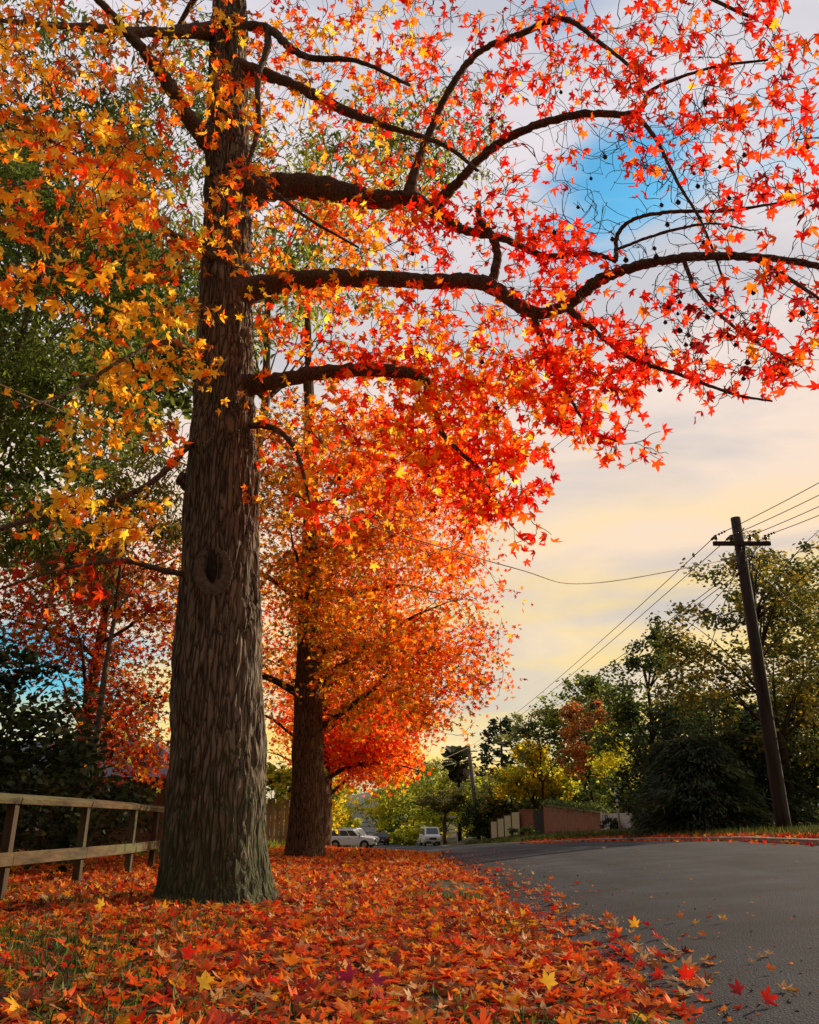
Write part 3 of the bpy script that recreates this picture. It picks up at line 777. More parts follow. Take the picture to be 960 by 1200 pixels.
LIMBS = [
 [(272,455,7.85,24),(330,445,7.6,20),(380,436,7.4,19),(440,434,7.2,17),(490,440,7.0,14),(508,468,6.9,10),(520,510,6.8,7),(560,550,6.7,5),(590,600,6.6,3)],
 [(272,345,7.85,30),(345,329,7.6,24),(420,326,7.3,22),(500,330,7.1,20),(560,330,7.0,20),(590,345,6.9,18),(625,367,6.7,16),(665,357,6.5,16),(700,330,6.3,15),(745,312,6.1,13),(800,302,5.8,12),(860,300,5.5,11),(930,306,5.2,9),(1010,325,4.9,6)],
 [(577,333,7,13),(583,300,6.95,11),(575,274,6.9,11),(562,257,6.9,8),(561,237,6.9,7)],
 [(270,228,7.9,40),(330,218,7.9,34),(390,222,7.8,29),(440,235,7.6,24),(480,232,7.5,20),(505,245,7.4,18),(540,268,7.2,12),(590,280,7,9),(640,300,6.8,8),(690,297,6.5,7),(722,305,6.3,6)],
 [(478,236,7.5,15),(488,195,7.4,11),(510,140,7.2,10),(530,100,7.0,9),(560,62,6.8,9),(610,40,6.5,8),(660,22,6.3,7),(710,55,6,5),(760,95,5.7,4)],
 [(508,246,7.4,14),(535,215,7.2,12),(575,175,6.9,12),(620,150,6.6,11),(680,134,6.3,10),(745,132,6.0,8),(765,105,5.8,5),(830,80,5.5,4),(900,70,5.2,3)],
 [(745,132,6.0,6),(770,165,5.9,5),(795,215,5.8,4),(822,260,5.7,3.5),(845,320,5.6,3),(850,345,5.6,2)],
 [(722,306,6.3,6),(724,275,6.25,5.5),(745,256,6.1,5),(790,248,5.9,5),(850,247,5.6,4),(930,235,5.3,3)],
 [(724,292,6.3,4),(770,275,6.1,4),(830,262,5.8,3),(880,270,5.6,2)],
 [(270,78,7.9,20),(320,90,7.8,14),(370,112,7.6,13),(410,132,7.4,12),(460,150,7.2,8),(520,170,7,6),(560,200,6.8,4)],
 [(262,26,7.75,15),(290,30,7.0,12),(316,34,6.8,11),(355,65,6.6,9),(420,72,6.4,6),(480,100,6.2,4)],
 [(315,34,6.8,9),(312,62,6.75,9),(302,92,6.7,7.5),(303,150,6.7,7),(291,198,6.7,6),(312,217,6.6,5),(360,255,6.5,4),(420,290,6.4,3)],
 [(262,185,7.85,26),(222,140,7.5,20),(195,95,7.2,18),(160,50,7,14),(120,5,6.8,10),(60,-60,6.5,6)],
 [(262,35,7.8,18),(180,38,7.2,13),(100,32,6.6,10),(40,28,6.2,7),(-40,20,5.8,4)],
 [(262,310,7.8,11),(185,262,7,7),(110,205,6.3,6),(60,165,5.8,4),(10,150,5.4,3)],
 [(255,430,7.8,10),(200,402,7.3,7),(150,418,6.8,5),(80,460,6.2,4),(20,480,5.8,3)],
 [(235,676,7.75,10),(190,668,7.6,8),(150,658,7.5,7),(110,660,7.3,6),(60,670,7,4),(0,690,6.7,3)],
 [(240,500,7.8,10),(190,555,7.4,8),(150,580,7.2,8),(90,598,6.9,8),(40,607,6.6,7.5),(-20,628,6.3,7)],
 [(275,497,7.85,11),(320,502,7.6,8),(345,525,7.4,6),(358,565,7.2,4),(365,600,7.1,2.5)],
 [(662,358,6.5,10),(700,390,6.3,7),(740,420,6.1,6),(800,440,5.9,5),(860,462,5.7,4),(905,470,5.5,2.5)],
 [(625,366,6.7,9),(640,410,6.6,7),(660,450,6.5,5),(690,500,6.4,3.5),(730,520,6.3,2.5)],
 [(800,302,5.8,6),(820,345,5.7,5),(870,390,5.5,4),(940,430,5.2,2.5)],
 [(880,300,5.4,7),(930,330,5.1,5),(990,370,4.8,3)],
 [(268,-10,7.9,22),(330,-30,7.4,16),(450,-60,6.8,12),(600,-60,6.2,9),(760,-30,5.6,6),(880,20,5.2,4)],
]
for l_ in LIMBS: add_limb(l_)
# upper leader's own limbs, above the picture
for (a0, ln, z0) in [(0.3, 4.2, 12), (2.2, 4, 12.5), (3.9, 3.6, 12), (5.2, 4, 13), (1.2, 3, 14), (4.6, 2.6, 14.3)]:
    s0 = Vector((top.x + .1, top.y + .05, z0)) - base
    pts = [s0 + Vector((math.cos(a0) * ln * t, math.sin(a0) * ln * t, 1.2 * t * ln * .5 - .35 * ln * t * t)) for t in np.linspace(0, 1, 8)]
    rd = [.085 * (1 - t) + .012 for t in np.linspace(0, 1, 8)]
    MB().tube(pts, rd, 9).build('limb', LIMB, big, True); net.add_path(pts, rd)
# crown targets: foliage masses of the crown  (px,py,rx,ry,Y0,Y1,n,leaves,kind)
BLOBS = [
 (560,60,110,80,6,8.4,80,3,'r'),(700,55,120,70,5,7.4,84,3,'r'),(850,60,130,80,4.4,6.4,100,3,'r'),(630,150,90,60,5.5,7.8,40,3,'r'),
 (840,170,110,60,4.8,6.4,65,3,'r'),(905,260,70,60,4.7,6,45,2,'r'),(560,270,100,60,6.2,7.8,80,4,'r'),(650,310,70,50,6,7.2,70,4,'r'),
 (890,370,100,70,4.8,6,120,1,'b'),(770,410,90,60,5.5,6.6,62,2,'r'),(560,415,130,60,6.2,8.5,165,4,'m'),(470,575,110,75,6.6,8.4,130,4,'m'),(400,480,90,70,7,9,80,4,'o'),(545,520,70,70,6.4,7.8,80,4,'m'),(620,470,90,60,6,7.6,120,4,'m'),
 (500,480,130,80,6.5,8.6,190,5,'m'),(700,430,60,60,5.8,7,90,4,'r'),(585,560,60,45,6.2,7.2,55,4,'r'),(745,520,45,25,6,6.6,14,3,'r'),
 (620,622,28,16,6.4,6.9,8,3,'r'),(860,450,70,30,5.3,6,28,2,'r'),(940,400,50,40,4.8,5.4,22,2,'r'),
 (390,150,120,130,6.8,9.6,230,4,'o'),(380,290,110,60,6.8,9.4,150,4,'o'),(400,40,110,60,6.6,9,90,3,'o'),(420,385,110,45,6.8,8.6,90,4,'m'),(480,160,80,110,6.6,9,75,3,'r'),
 (760,230,110,80,5.2,6.6,130,0,'b'),(780,350,100,60,5.4,6.4,110,0,'b'),(820,190,60,90,5.2,6.4,120,0,'b'),
 (430,170,140,170,6.6,9,300,0,'t'),(560,330,120,110,6,8,190,0,'t'),(870,330,110,130,4.9,6.2,150,0,'t'),(830,110,130,110,4.6,6.4,170,0,'t'),(240,150,140,150,5.5,8,170,0,'t'),(100,150,110,150,4.5,7,110,0,'t'),(640,120,200,110,5.4,8,230,0,'t'),
 (270,420,60,130,6.4,7.4,40,0,'t'),(450,470,120,80,6.5,8.4,60,0,'t'),
 (120,80,140,90,4.8,7.6,130,4,'y'),(80,210,100,80,4.2,6.8,105,4,'y'),(180,250,90,80,5.5,7.6,105,4,'y'),(60,320,70,50,4.4,6.2,34,3,'y'),
 (180,400,80,60,5.8,7.6,80,4,'g'),(140,510,80,40,5.6,7,40,4,'g'),(120,600,70,35,5.2,6.4,32,5,'g'),(270,350,60,120,6.6,7.5,50,2,'g'),
 (40,60,80,70,4.5,6.5,55,3,'y'),(230,80,70,80,6.2,7.6,60,3,'o'),(85,690,90,45,6.4,7.6,44,3,'d'),(330,560,40,60,7,8,24,3,'o'),
 (480,-90,260,70,5.5,9,110,4,'r'),(850,-80,200,60,4,6.5,70,4,'r'),(60,-80,160,60,4.5,8,80,4,'y'),(1060,150,90,200,3.6,5.4,90,3,'r'),(-90,200,90,250,4,7,90,3,'y'),
]
targets = []
rb = random.Random(5)
for (px, py, rx, ry, Y0, Y1, n, lv, kd) in BLOBS:
    for _ in range(n):
        while True:
            a, b = rb.uniform(-1, 1), rb.uniform(-1, 1)
            if a * a + b * b < 1: break
        x_, y_ = px + a * rx * 1.1, py + b * ry * 1.1
        targets.append((at(x_, y_, rb.uniform(Y0, Y1)) - base, (lv, kd)))
for _ in range(170):                                 # upper crown, above the frame
    a, u = rb.uniform(0, 6.28), rb.uniform(.25, 1)
    z = rb.uniform(11.5, 16.5); rr = 4.4 * math.sqrt(max(0, 1 - ((z - 12) / 5) ** 2)) * u
    targets.append((Vector((top.x + rr * math.cos(a), top.y + rr * math.sin(a), z)) - base, (5, 'o')))
grown = net.grow(targets, 40, wig=.05)
net.build('twig', TWIG, big)
KP = {'r': ([RED, SCARLET, ORANGE, CRIM, GOLD], [40, 40, 14, 5, 3]), 'm': ([SCARLET, ORANGE, RED, GOLD, YEL], [32, 28, 12, 18, 10]),
      'o': ([ORANGE, SCARLET, GOLD, YEL, BROWN], [32, 22, 28, 12, 6]), 'y': ([ORANGE, GOLD, SCARLET, YEL, BROWN], [30, 40, 8, 14, 9]),
      'g': ([GOLD, YEL, ORANGE, BROWN], [42, 34, 18, 6]), 'd': ([np.array((.4, .03, .012)), SCARLET, BROWN, ORANGE], [40, 20, 20, 16]), 'b': ([RED, CRIM, SCARLET], [5, 3, 3]), 't': ([RED], [1])}
LP, LC = [], []
ballspots = []
for pts, (lv, kd) in grown:
    n_ = rb.choice([lv, lv, max(lv - 1, 0), lv + 1]) if lv else 0
    cl, wt = KP[kd]
    cbase = rb.choices(cl, wt)[0]
    for _ in range(n_):
        t = rb.random() ** .6
        i = min(int(t * (len(pts) - 1)), len(pts) - 1)
        p = pts[max(i, len(pts) // 3)] + Vector((rb.gauss(0, .06), rb.gauss(0, .06), rb.gauss(-.03, .05)))
        LP.append(p); LC.append(cbase if rb.random() < .55 else rb.choices(cl, wt)[0])
    if kd == 'b' or rb.random() < .04: ballspots.append(pts[-1])
LP = np.array([tuple(p) for p in LP]); n = len(LP)
LC = np.clip(np.array(LC) * rng.uniform(.72, 1.2, (n, 1)) * rng.uniform(.9, 1.1, (n, 3)), 0, .95)
t_, n_ = hang_dirs(n, .9); n_[:, 2] *= .55
me = leaves('crown', STAR_HI, LP, t_, n_, rng.uniform(.040, .080, n), LC, rng.uniform(-.9, .7, n), rng.uniform(-.4, 1.0, n))
link('crown', me, LEAF, big)
# seed balls (spiky) on stalks
def seed_ball_mesh():
    bm = bmesh.new(); bmesh.ops.create_icosphere(bm, subdivisions=2, radius=.014)
    for i, v in enumerate(bm.verts): v.co *= 1.28 if i % 2 else .9
    r = bmesh.ops.create_cone(bm, segments=4, radius1=.0016, radius2=.0016, depth=.06, cap_ends=False)
    for v in r['verts']: v.co.z += .04
    me = bpy.data.meshes.new('seed_ball'); bm.to_mesh(me); bm.free(); me.materials.append(surf('seed_ball_brown', (.03, .018, .012), (.07, .04, .025), 60, .9, 0)); return me
sb = seed_ball_mesh()
rb.shuffle(ballspots)
for p in ballspots[:98]:
    o = bpy.data.objects.new('seed_ball', sb); col.objects.link(o); o.parent = big; o.location = p - Vector((0, 0, .06)); s_ = rb.uniform(1.0, 1.55); o.scale = (s_, s_, s_)
# pruning scar (raised pale collar around a dark hollow) and burl
sc = at(249, 668, TY)
def on_trunk(px, py, off=0.0):
    y0 = TY; r0 = np.interp(py, [t[1] for t in tp][::-1], [t[2] for t in tp][::-1]) / 2 * kk(py, TY)
    cx = np.interp(py, [t[1] for t in tp][::-1], [t[0] for t in tp][::-1])
    dx = (px - cx) * kk(py, TY)
    dy = math.sqrt(max(r0 * r0 - dx * dx, .001))
    p = at(px, py, TY - dy - off)
    return p - base
ring = [(240,646),(235,656),(234,669),(237,682),(245,690),(254,689),(262,681),(266,668),(265,656),(259,645)]
SCARM = surf('scar_callus', (.085, .066, .054), (.17, .135, .11), 22, .9, .5, 60)
P = catmull([tuple(on_trunk(x, y, .03)) for x, y in ring], 5)
rr = [.022 + .034 * math.sin(math.pi * i / (len(P) - 1)) for i in range(len(P))]
outv = Vector((float(P[len(P) // 2][0]), float(P[len(P) // 2][1]), 0)) - Vector((tuple(path[5] - base)[0], tuple(path[5] - base)[1], 0)); outv.normalize()
mb = MB(); mb.tube([Vector(p) for p in P], [r * 1.15 for r in rr], 14)
pm = sum((Vector(v) for v in mb.v), Vector()) / len(mb.v)
mb.v = [tuple(Vector(v) - outv * (Vector(v) - pm).dot(outv) * .84 - outv * .004) for v in mb.v]
so_ = mb.build('branch_scar', SCARM, trunk, True)
for v in so_.data.vertices: v.co *= 1; v.co += Vector((noise.noise(v.co * 30), noise.noise(v.co * 45) * .8, noise.noise(v.co * 30 + Vector((5, 5, 5))))) * .017
HOL = surf('scar_hollow', (.012, .009, .007), (.03, .022, .016), 20, .95, .5, 60)
P = [on_trunk(249, y, .005) for y in (645, 655, 665, 675, 683)]
MB().tube(P, [.02, .042, .05, .04, .018], 10).build('scar_hollow', HOL, trunk, True)
bu = on_trunk(222, 562, -.05)
bm = bmesh.new(); bmesh.ops.create_icosphere(bm, subdivisions=4, radius=.095)
for v in bm.verts:
    v.co.x *= 1.05; v.co *= 1 + .25 * noise.noise(v.co * 14)
me = bpy.data.meshes.new('burl'); bm.to_mesh(me); bm.free()
o = link('burl', me, BARK, trunk, True); o.location = bu + Vector((-.02, .1, 0))
MB().tube([bu + Vector((-.02, .1, 0)), bu + Vector((-.08, .06, .03)), bu + Vector((-.13, .03, .05))], [.085, .072, .06], 12).build('branch_stub', BARK, trunk, True)

# ------------------------------------------------------------------ further autumn trees
def autumn_tree(x, y, trunk_path, limbs, crown, label, ntarget, per, lsize, cfun, seed, spread=.25, nseg=60, mat_=BARK2, rmin=.004, tpl=STAR_LO, stuff_depth=True):
    b = Vector((x, y, H1(x, y)))
    t = empty('autumn_tree', b, label, 'tree', TREES)
    rn = random.Random(seed)
    P = np.array([(*(Vector(p[:3]) - b), p[3]) for p in trunk_path])
    V, q = trunk_mesh(P[:, :3], P[:, 3], nseg, 160, .02, 10, .2, seed)
    link('trunk', mesh_np('trunk', V, q), mat_, t, True)
    nt_ = TwigNet(seed)
    C = catmull(P, 8); nt_.add_path([Vector(p[:3]) for p in C[len(C) // 3:]], [p[3] for p in C[len(C) // 3:]])
    for (z0, az, el, ln, r0) in limbs:
        i = int(np.argmin(np.abs(C[:, 2] - z0))); s0 = Vector(C[i, :3])
        pts = []; rd = []
        cur = s0.copy(); a_, e_ = az, el
        for k in range(11):
            pts.append(cur.copy()); rd.append(max(r0 * (1 - k / 10.5), .008))
            cur = cur + Vector((math.cos(a_) * math.cos(e_), math.sin(a_) * math.cos(e_), math.sin(e_))) * ln / 10
            a_ += rn.gauss(0, .13); e_ += rn.gauss(-.03, .12)
        MB().tube(pts, rd, 8).build('limb', DARKBARK, t, True); nt_.add_path(pts, rd)
    tg = []
    for (cx, cy, cz, rx, ry, rz_, wt) in crown:
        for _ in range(int(ntarget * wt)):
            v = Vector((rn.gauss(0, 1), rn.gauss(0, 1), rn.gauss(0, 1))).normalized() * (rn.random() ** .42)
            p = Vector((cx + v.x * rx, cy + v.y * ry, cz + v.z * rz_)) - b
            if noise.noise((p + b) * .8 + Vector((seed, 0, 0))) < -.13: continue
            tg.append((p, per))
    gr = nt_.grow(tg, 60, wig=.06, rmin=rmin, rmax=.04, rk=.012)
    nt_.build('twig', TWIG, t, 3)
    LP, LC = [], []
    for pts, per_ in gr:
        tint_ = rn.random()
        for _ in range(per_):
            i = max(1, int(rn.random() ** .5 * (len(pts) - 1) + .5))
            g_ = lambda q: max(-1.5, min(1.5, rn.gauss(0, 1))) * q
            p = pts[i] + Vector((g_(spread), g_(spread), g_(spread * .6) - .05))
            LP.append(tuple(p)); LC.append(cfun(p + b, rn, tint_))
    LP = np.array(LP); n = len(LP)
    LC = np.clip(np.array(LC) * rng.uniform(.7, 1.2, (n, 1)), 0, .95)
    td, nn = hang_dirs(n, .6)
    link('crown', leaves('crown', tpl, LP, td, nn, rng.uniform(lsize * .7, lsize * 1.25, n), LC, rng.uniform(-.3, .3, n), rng.uniform(-.2, .5, n)), LEAF, t)
    return t
def pth(lst, Y): return [(*at(px, py, Y), wd / 2 * kk(py, Y)) for px, py, wd in lst]
# second tree
def c2(p, rn, tt):
    warm = (p.x + 2.0) / 4.0 + rn.gauss(0, .28) + (p.z - 4.5) * .05 + (tt - .5) * .6 - .55
    if warm > .75: return rn.choice([RED, SCARLET, SCARLET])
    if warm > .3: return rn.choice([SCARLET, ORANGE, ORANGE])
    if warm > -.1: return rn.choice([ORANGE, GOLD, ORANGE])
    return rn.choice([GOLD, ORANGE, GOLD, OLIVE, BROWN])
p2 = pth([(358,1006,46),(358,985,42),(360,940,39),(361,880,36),(362,800,32),(363,720,25),(364,640,20),(364,560,16),(362,480,12),(361,400,8),(360,330,4)], 17.3)
x2, y2 = p2[1][0], 17.3
x2 = float(x2)
autumn_tree(x2, y2, p2, [(3.2, -.3, .55, 3.6, .11), (3.0, 2.6, .5, 3.2, .10), (4.0, .6, .5, 3.4, .09), (4.2, -1.3, .45, 3.4, .09), (5.0, 3.4, .5, 3.2, .08), (5.2, .1, .4, 3.6, .08), (6.0, -.8, .5, 3.2, .07), (6.2, 1.7, .5, 3, .07), (7.2, .4, .6, 2.8, .06), (7.5, 3.0, .6, 2.6, .06), (8.4, -1.2, .7, 2.2, .05), (2.4, .1, .6, 3.2, .08)],
    [(x2 + 1.3, y2, 4.6, 3.1, 3.4, 2.3, .40), (x2 + .6, y2, 7.4, 3.0, 3.2, 2.6, .34), (x2 - 1.7, y2 + .3, 5.0, 2.4, 3, 2.4, .2), (x2 + 2.2, y2 - .6, 3.6, 2.0, 2.6, 1.4, .16), (x2 + 1.9, y2 - .3, 7.4, 2.1, 2.4, 2.2, .24), (x2 + 1.4, y2 - 1.9, 4.8, 1.8, 1.0, 1.9, .14), (x2 - .3, y2 - 1.5, 7.4, 1.6, 1.2, 1.8, .12)],
    'second autumn tree in the row, its dark trunk half as wide as the near one', 1150, 22, .072, c2, 21)
# third and fourth further down the verge
def c3(p, rn, tt):
    w_ = rn.random() + (tt - .5) * .6
    return rn.choice([SCARLET, RED]) if w_ > .8 else (rn.choice([ORANGE, SCARLET]) if w_ > .35 else rn.choice([GOLD, ORANGE, BROWN]))
def simple_trunk(x, y, h, r, lean=0):
    z = H1(x, y); return [(x, y, z - .1, r * 1.15), (x, y, z + .5, r), (x + lean * .3, y, z + h * .3, r * .8), (x + lean * .7, y, z + h * .6, r * .5), (x + lean, y, z + h, r * .12)]
def std_limbs(z0, z1, ln, r, n, seed):
    rn = random.Random(seed)
    return [(z0 + (z1 - z0) * i / n, i * 2.4 + rn.random(), .5 + .2 * rn.random(), ln * (1 - .4 * i / n), r * (1 - .5 * i / n)) for i in range(n)]
x3, y3 = float(at(373, 985, 28).x), 28
autumn_tree(x3, y3, simple_trunk(x3, y3, 10.5, .36), std_limbs(2.2, 7.5, 3.8, .1, 9, 3),
    [(x3 + .9, y3, 5.6, 3.9, 3.6, 2.9, .6), (x3 + .3, y3, 8.2, 3, 3, 2.4, .3), (x3 + 1.7, y3 - .4, 3.7, 1.9, 2.4, 1.2, .22), (x3 + 1.1, y3, 2.9, 1.6, 2.0, .7, .18)], 'third autumn tree in the row, its thin trunk showing just right of the second trunk', 700, 20, .105, c3, 33, .42, 32, BARK2, .006)
x4, y4 = float(at(380, 985, 42).x), 42
autumn_tree(x4, y4, simple_trunk(x4, y4, 10.5, .36), std_limbs(2.5, 7.5, 4.2, .1, 8, 5),
    [(x4 + 1.4, y4, 5.2, 4.6, 4, 2.8, .7), (x4, y4, 8, 3, 3, 2.2, .25), (x4 + 2.2, y4, 3.4, 2.6, 2.4, 1.2, .3)], 'fourth autumn tree in the row, orange crown hanging over the parked white car', 560, 18, .14, lambda p, rn, tt: rn.choice([ORANGE, GOLD, SCARLET, ORANGE, GOLD]), 44, .5, 24, BARK2, .008)
# red-orange tree behind the fence on the left
x5, y5 = -7.6, 19.5
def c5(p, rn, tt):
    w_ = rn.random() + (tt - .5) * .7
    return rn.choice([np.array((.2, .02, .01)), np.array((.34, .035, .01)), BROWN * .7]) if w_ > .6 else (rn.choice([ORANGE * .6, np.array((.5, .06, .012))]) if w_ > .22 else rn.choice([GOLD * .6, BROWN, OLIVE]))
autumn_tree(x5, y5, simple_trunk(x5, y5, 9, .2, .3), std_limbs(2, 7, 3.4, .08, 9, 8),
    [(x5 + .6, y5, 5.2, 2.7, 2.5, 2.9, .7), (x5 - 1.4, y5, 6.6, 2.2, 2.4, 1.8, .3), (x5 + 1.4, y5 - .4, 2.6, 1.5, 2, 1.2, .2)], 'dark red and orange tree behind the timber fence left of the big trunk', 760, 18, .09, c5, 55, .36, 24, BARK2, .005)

# ------------------------------------------------------------------ generic leafy trees
def lobes_tree(name, label, cat, x, y, h, lobes, n, size, cols, wts, trunk_r, seed, mat_=GREENLEAF, bark=DARKBARK, tpl=OVAL, group=None, gap=-.25, gscale=.6, droop=.2, shell=.35, trunk_h=None, limb_n=None, br_k=.3):
    """lobes: (dx,dy,z,rx,ry,rz,weight) relative to the base"""
    rn = random.Random(seed)
    b = Vector((x, y, H1(x, y)))
    t = empty(name, b, label, cat, group)
    mb = MB()
    th = trunk_h or h * .8
    ax = lobes[0][0]; ay = lobes[0][1]
    tpts = [Vector((rn.gauss(0, trunk_r * .5) + ax * .5 * k / 6, rn.gauss(0, trunk_r * .5) + ay * .5 * k / 6, th * k / 6 - .15)) for k in range(7)]
    mb.tube(tpts, [trunk_r * (1 - .13 * k) for k in range(7)], 9)
    mb.build('trunk', bark, t, True)
    br = MB()
    for i, lb in enumerate(lobes):
        c = Vector(lb[:3])
        s0 = tpts[min(6, max(1, int(6 * min(.9, (c.z - lb[5] * .8) / max(th, .1)))))]
        for q_ in range(3 if limb_n is None else limb_n):
            e = c + Vector((rn.uniform(-.7, .7) * lb[3], rn.uniform(-.7, .7) * lb[4], rn.uniform(-.3, .8) * lb[5]))
            mid = (s0 + e) / 2 + Vector((rn.gauss(0, .1), rn.gauss(0, .1), .1)) * (e - s0).length
            pts = [s0 * (1 - u) ** 2 + mid * 2 * u * (1 - u) + e * u * u for u in np.linspace(0, 1, 7)]
            br.tube(pts, [max(trunk_r * br_k * (1 - u), .012) for u in np.linspace(0, 1, 7)], 5)
    br.build('branches', bark, t, True)
    P, C, DN = [], [], []
    tot = sum(l[6] for l in lobes)
    ca = np.array(cols)
    for lb in lobes:
        m_ = int(n * lb[6] / tot)
        # clumps inside each lobe
        nc = max(8, m_ // 45)
        for _ in range(nc):
            v = Vector((rn.gauss(0, 1), rn.gauss(0, 1), rn.gauss(0, 1))).normalized() * (shell + (1 - shell) * rn.random() ** .6)
            c = Vector((lb[0] + v.x * lb[3], lb[1] + v.y * lb[4], lb[2] + v.z * lb[5]))
            if noise.noise((c + b) * gscale + Vector((seed * 3.1, 0, 0))) < gap: continue
            cs = rn.uniform(.1, .24) * min(lb[3], lb[5]) + size * .8
            base_c = np.array(rn.choices(cols, wts)[0]) * rn.uniform(.7, 1.25)
            k = int(m_ / nc * rn.uniform(.6, 1.5))
            q_ = rng.normal(0, 1, (k, 3)) * cs * .62; q_[:, 2] *= .7
            P.append(np.array(c)[None] + q_)
            mix_ = rng.uniform(size=(k, 1)) < .25
            C.append(np.where(mix_, ca[rng.integers(0, len(cols), k)], base_c[None]))
    P = np.vstack(P); C = np.clip(np.vstack(C) * rng.uniform(.7, 1.3, (len(P), 1)), 0, .9)
    keep = P[:, 2] > .05; P, C = P[keep], C[keep]
    td, nn = hang_dirs(len(P), droop)
    link('crown', leaves('crown', tpl, P, td, nn, rng.uniform(size * .6, size * 1.3, len(P)), C), mat_, t)
    return t
G_DARK = [np.array((.045, .065, .018)), np.array((.07, .085, .02)), np.array((.03, .05, .016))]
G_MID = [np.array((.085, .12, .02)), np.array((.15, .18, .025)), np.array((.05, .08, .018))]
G_YEL = [np.array((.62, .48, .03)), np.array((.42, .4, .03)), np.array((.7, .48, .03)), np.array((.16, .18, .025))]
G_LIME = [np.array((.34, .36, .03)), np.array((.52, .48, .035)), np.array((.09, .12, .02))]
G_OLIVE = [np.array((.15, .135, .028)), np.array((.09, .10, .024)), np.array((.26, .2, .035))]

# left eucalypts
lobes_tree('gum_tree', 'tall gum tree with drooping green leaves behind the fence at far left', 'tree', -8.6, 15.5, 17,
    [(0,0,12.5,3,3,2.6,1.3),(-1.2,-.5,9.2,2.2,2.5,2,.9),(1.5,0,9.0,1.7,2,1.4,.6),(.8,.5,15.5,2.4,2.4,1.8,.7),(-2,.4,14.3,2.2,2,1.8,.6),(2.4,.3,12,1.6,1.8,1.3,.5),(-1.5,0,6.4,1.4,1.6,1.0,.45),(-1,0,18,3,3,1.8,.8),(2.6,.4,17.4,2.2,2.4,1.8,.6),(.5,.3,6.5,1.6,1.4,.8,.3)],
    62000, .21, G_LIME[2:] + G_MID + [np.array((.12, .15, .03))], [1.5, 3, 3, 2, 1.3], .17, 61, tpl=NARROW, bark=PALEBARK, br_k=.16, droop=.9, gap=-.16, gscale=.9, trunk_h=14)
lobes_tree('gum_tree', 'very tall pale gum tree rising behind the crown of the second autumn tree', 'tree', -5.0, 24, 27,
    [(0,0,21,3.4,3,3,1),(3.2,0,23.5,2.8,2.6,2.2,.8),(6,.5,25.5,2.6,2.4,1.6,.7),(-1,0,16.5,2.6,2.4,2.2,.7),(2,0,18,2.2,2,1.6,.5),(-3,.5,19,2.2,2.2,2,.5)],
    22000, .30, G_LIME + [np.array((.2, .19, .05))] + G_MID[:1], [2, 1, 2, 3, 2], .3, 62, tpl=NARROW, bark=PALEBARK, br_k=.16, droop=.9, gap=-.02, gscale=.9, trunk_h=21)
lobes_tree('dense_tree', 'dense dark green tree behind the gum and golden leaves at upper left', 'tree', -13.5, 22, 21,
    [(0,0,16,3.4,3,3.2,1),(3,0,12.5,3,3,2.6,1),(-2.5,0,12,3,3,3,1),(.5,0,19.5,2.6,2.6,2,.6),(3.6,0,17,2.6,2.6,2.2,.7),(1.5,0,8.5,3,3,2,.6),(5.6,0,14,2,2,2,.5)],
    24000, .24, G_MID + G_LIME[2:] + G_DARK, [3, 2, 3, 2, 2, 2, 2], .3, 60, gap=-.2, gscale=.6, trunk_h=16, br_k=.2)
lobes_tree('slender_gum', 'slender pale stemmed gum sapling above the dark shrub at left', 'tree', float(at(112, 820, 16).x), 16, 8,
    [(.3,0,6.4,1.1,1.1,.9,1),(-.5,0,5.4,.9,1,.6,.6),(.5,0,7.6,.9,.9,.8,.5)], 5000, .18, G_OLIVE, [2, 2, 1], .085, 63, tpl=NARROW, bark=PALEBARK, br_k=.16, droop=.9, gap=-.1, trunk_h=7)
# dark shrubs behind the fence
lobes_tree('dark_shrub', 'dense dark evergreen shrub behind the timber fence at the left edge', 'shrub', -6.4, 11.6, 3.4,
    [(0,0,1.5,1.6,1.4,1.4,1.5),(-1.2,.3,2.2,1.3,1.2,1.1,1),(.9,.4,2.0,1.1,1,.9,.8),(.1,0,2.75,.9,.9,.55,.5),(1.5,.2,1.0,.8,.8,.9,.6)], 9500, .11, G_DARK, [3, 2, 3], .08, 64, mat_=DARKLEAF, shell=.5, gap=-.5)
lobes_tree('dark_shrub', 'low dark evergreen shrub behind the far posts of the timber fence', 'shrub', -5.9, 14.6, 2.2,
    [(0,0,.9,1.5,1.1,.8,1),(.8,0,.7,.9,.9,.6,.7),(-1,.2,1.3,1.1,1,.7,.7)], 4200, .1, G_DARK + [np.array((.1, .12, .02))], [3, 3, 2, 1], .06, 65, mat_=DARKLEAF, shell=.5, gap=-.4)
lobes_tree('leafy_shrub', 'sunlit yellow green shrub showing between the two big trunks', 'shrub', float(at(322, 950, 25).x), 25.6, 2.6,
    [(0,0,1.6,.9,.9,.8,1),(.6,.2,2.1,.8,.8,.5,.6)], 1300, .16, G_LIME, [2, 2, 1], .05, 66, gap=-.4)

